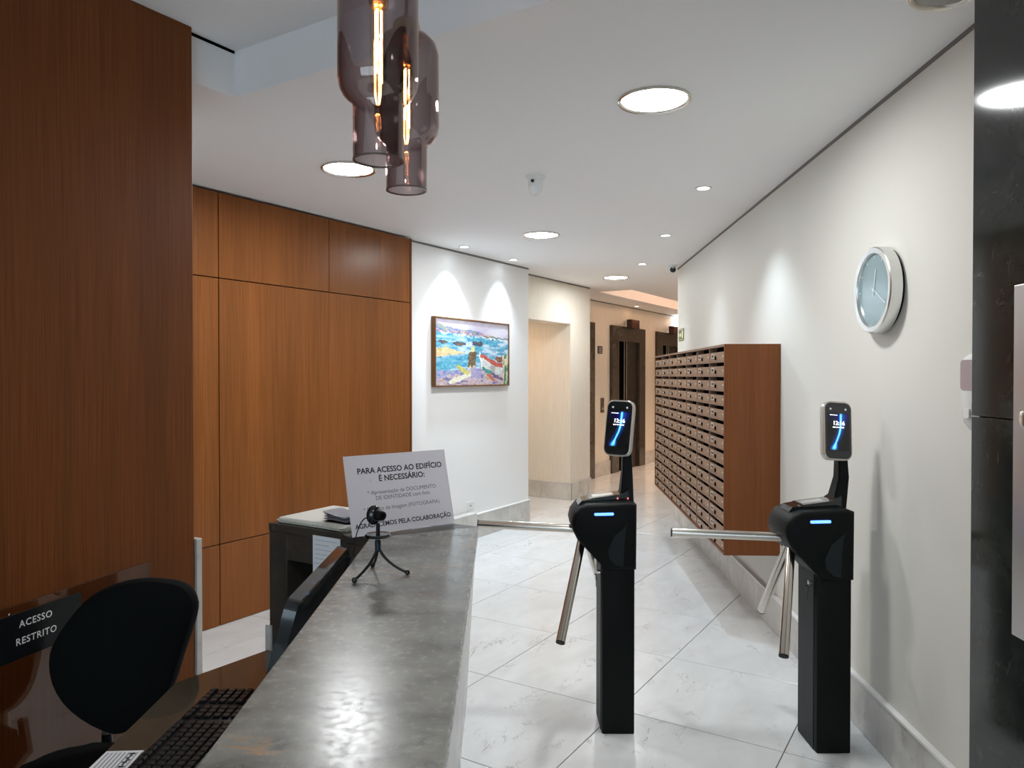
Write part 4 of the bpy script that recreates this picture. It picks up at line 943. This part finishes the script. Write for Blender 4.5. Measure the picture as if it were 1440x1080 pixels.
def paint(u_, v_):                        # u right, v up, both 0..1
    x = u_ + 0.022 * (vn(u_*26, v_*26, 1) - 0.5); y = v_ + 0.03 * (vn(u_*22, v_*30, 2) - 0.5)
    n1 = vn(u_*46 + 7*v_, v_*60, 3); n2 = vn(u_*18, v_*34, 4); n3 = vn(u_*80, v_*70, 5)
    hor = 0.80 - 0.06 * x
    if y > hor + 0.005:
        c = lerp((0.50, 0.44, 0.68), (0.66, 0.60, 0.70), n2); c = lerp(c, (0.75, 0.78, 0.72), 0.6 * vn(x*5, y*9, 6))
        hill = hor + 0.13 * (1 - x) * (0.6 + 0.6 * vn(x*9, 1, 7)) + 0.012
        if y < hill: c = lerp((0.10, 0.16, 0.34), (0.42, 0.40, 0.52), n1); c = lerp(c, (0.30, 0.38, 0.22), 0.7 * (n2 > 0.62))
        if y < hor + 0.045 and n1 > 0.52 and x < 0.75: c = [(0.75, 0.60, 0.5), (0.62, 0.2, 0.15), (0.8, 0.75, 0.6), (0.4, 0.15, 0.15)][int(n3 * 3.99)]
        if y < hor + 0.022 and x > 0.62: c = (0.14, 0.20, 0.16)
        return c
    c = lerp((0.02, 0.27, 0.48), (0.16, 0.55, 0.66), n1); c = lerp(c, (0.62, 0.74, 0.84), min(1, max(0, vn(u_*9, v_*30, 11) - 0.38) * 2.4 * (0.45 + 0.9 * x))); c = lerp(c, (0.04, 0.10, 0.34), 0.8 * (n3 > 0.8))
    if hor - 0.03 < y and n1 > 0.6: c = (0.80, 0.84, 0.85)
    for bx_, by_, rx, ry in ((0.30, 0.635, 0.085, 0.03), (0.10, 0.655, 0.07, 0.025), (0.55, 0.655, 0.08, 0.035)):
        if ((x-bx_)/rx)**2 + ((y-by_)/ry)**2 < 1: c = lerp((0.02, 0.03, 0.10), (0.20, 0.16, 0.12), n1)
    if y > 0.40 and y < 0.585 - 0.32 * abs(x - 0.12) and x < 0.42 and y > 0.42 + 0.2 * x: c = lerp((0.72, 0.48, 0.25), (0.86, 0.72, 0.42), n1); c = lerp(c, (0.45, 0.42, 0.12), 0.7 * (n2 > 0.62))
    sh = 0.30 * x + 0.10 + 0.05 * (n2 - 0.5)
    if y < sh:
        c = lerp((0.34, 0.30, 0.52), (0.70, 0.60, 0.52), n1); c = lerp(c, (0.62, 0.32, 0.12), 0.8 * (n3 > 0.72)); c = lerp(c, (0.10, 0.12, 0.36), 0.8 * (n2 < 0.26))
    elif y < 0.22 and x < 0.34: c = lerp((0.12, 0.18, 0.48), (0.48, 0.48, 0.66), n1); c = lerp(c, (0.55, 0.12, 0.16), 0.6 * (n3 > 0.86))
    if seg_d(x, y, 0.20, 0.06, 0.44, 0.17) < 0.035: c = lerp((0.72, 0.70, 0.48), (0.85, 0.84, 0.75), n1)
    if seg_d(x, y, 0.29, 0.28, 0.40, 0.19) < 0.03: c = lerp((0.48, 0.44, 0.06), (0.75, 0.68, 0.25), n1)
    if in_poly(x, y, BOAT):
        c = lerp((0.80, 0.81, 0.76), (0.50, 0.54, 0.56), n1)
        if 0.73 < x < 0.80 and y < 0.33: c = lerp(c, (0.30, 0.28, 0.28), 0.7)
    if seg_d(x, y, 0.61, 0.275, 0.80, 0.15) < 0.024: c = lerp((0.02, 0.20, 0.16), (0.10, 0.40, 0.36), n1)
    if seg_d(x, y, 0.60, 0.465, 0.80, 0.345) < 0.030 or seg_d(x, y, 0.80, 0.335, 0.91, 0.315) < 0.034: c = lerp((0.42, 0.04, 0.04), (0.62, 0.17, 0.13), n1)
    if seg_d(x, y, 0.61, 0.43, 0.78, 0.31) < 0.006: c = (0.86, 0.84, 0.78)
    if seg_d(x, y, 0.575, 0.52, 0.61, 0.26) < 0.008: c = (0.85, 0.85, 0.82)
    if ((x-0.87)/0.07)**2 + ((y-0.415)/0.045)**2 < 1: c = lerp((0.08, 0.06, 0.06), (0.40, 0.14, 0.08), n1)
    for dx in (0.455, 0.505):             # two standing figures
        if seg_d(x, y, dx, 0.50, dx - 0.02, 0.30) < 0.03: c = lerp((0.05, 0.06, 0.04), (0.30, 0.18, 0.08), n1)
        if seg_d(x, y, dx - 0.01, 0.30, dx - 0.005, 0.20) < 0.016: c = lerp((0.55, 0.38, 0.22), (0.78, 0.68, 0.52), n1)
    if ((x-0.485)/0.03)**2 + ((y-0.555)/0.04)**2 < 1: c = (0.72, 0.68, 0.28)
    if 0.46 < x < 0.60 and y < 0.27 and y > 0.10: c = lerp(c, (0.32, 0.30, 0.58), 0.75)
    if seg_d(x, y, 0.76, 0.17, 0.95, 0.06) < 0.022: c = lerp((0.06, 0.04, 0.14), (0.28, 0.16, 0.30), n1)
    if seg_d(x, y, 0.70, 0.16, 0.78, 0.07) < 0.018: c = (0.55, 0.15, 0.05)
    if x > 0.915 and y < 0.50: c = lerp((0.75, 0.72, 0.5), (0.10, 0.22, 0.14), 1.0 if vn(x*60, y*8, 9) > 0.55 else 0.0)
    return c
bm = bmesh.new(); cl = bm.loops.layers.float_color.new('paint'); PNX, PNY = 170, 124
wv_, hv_ = PW - 2 * fw, PH - 2 * fw
V = [[bm.verts.new((fw + wv_ * i / PNX, -0.036, fw + hv_ * j / PNY)) for i in range(PNX + 1)] for j in range(PNY + 1)]
for j in range(PNY):
    for i in range(PNX):
        f = bm.faces.new((V[j][i], V[j][i+1], V[j+1][i+1], V[j+1][i])); col = (*[max(0, c) for c in paint((i + .5) / PNX, (j + .5) / PNY)], 1)
        for l in f.loops: l[cl] = col
link('canvas', bm, 'paint', pic)
link('canvas_back', BX(fw, PW - fw, -0.034, -0.002, fw, PH - fw), 'void', pic)

# ------------------------------------------------------------------ lifts
def lift(t0, label, wd_=1.36):
    l = thing('elevator', label, 'elevator', G(t0, N_E - 0.001, 0), GA, 'lifts in the hall')
    H, IW, IH = 2.30, 0.26, 2.06
    # local x along the wall, y into the wall; the surround stands proud of the wall
    sh_ = [('surround', (0, IW, -0.05, 0, 0, H)), ('surround', (wd_ - IW, wd_, -0.05, 0, 0, H)), ('lintel', (IW, wd_ - IW, -0.05, 0, IH, H))]
    for nm, b in sh_: link(nm, BX(*b, bev=0.002, seg=1), 'lift', l)
    ow = wd_ - 2 * IW
    link('door_leaf', BX(IW, IW + ow * 0.42, -0.016, -0.002, 0.0, IH), 'void', l); link('door_leaf', BX(IW + ow * 0.42, wd_ - IW, -0.008, -0.002, 0, IH), 'lift_dark', l)
    for x in (0.30, 0.40): link('door_post', BX(IW + ow * x, IW + ow * x + 0.02, -0.024, -0.016, 0, IH), 'alu', l)
    link('floor_display', BX(wd_ * 0.40, wd_ * 0.40 + 0.33, -0.14, -0.05, H - 0.02, H + 0.12, bev=0.004), 'dark_red', l)
    return l
lift(te1, 'lift with brown marble surround beside the call plate'); lift(te3, 'lift with brown marble surround deeper in the hall'); lift(t829 + 0.02, 'lift surround mostly hidden by the cream wall corner', te0 - t829 - 0.02)
pq = on_n(843.5, 492, N_E); pw = thing('wall_plaque', 'small black lettered plaque left of the lift', 'sign', pq)
link('plaque', prism(rrect(0.16, 0.11, 0.004, 2), 0.0, 0.006), 'blackp', pw, mw=smx)
for k in range(3): link('letter_line', BX(-0.055, 0.055, 0.028 - 0.03 * k - 0.005, 0.028 - 0.03 * k + 0.005, 0.0062, 0.0068), 'trim', pw, mw=smx)
pq = on_n(846.5, 570, N_E); cb_ = thing('call_plate', 'steel lift call button plate on the cream wall', 'button plate', pq)
link('plate', BX(-0.055, 0.055, -0.11, 0.11, 0.0, 0.012, bev=0.002, seg=1), 'door_steel', cb_, mw=smx)
link('button', lathe([(0.022, 0.012), (0.02, 0.017), (0, 0.017)], 18), 'steel', cb_, True, mw=smx @ Matrix.Translation((0, -0.05, 0)))
pq = on_n(951, 455, N_E - 0.03); gl = thing('round_wall_lamp', 'round white lit lamp glowing behind the wall corner', 'lamp', pq)
link('lamp_globe', sphere(bmesh.new(), (0, 0, 0), 0.14, 1, 1, 1, 24, 16), 'globe', gl, True)
link('lamp_mount', tube([NN * 0.03 - Vector((0, 0, 0)), NN * 0.10], 0.05, 18), 'brass', gl, True)
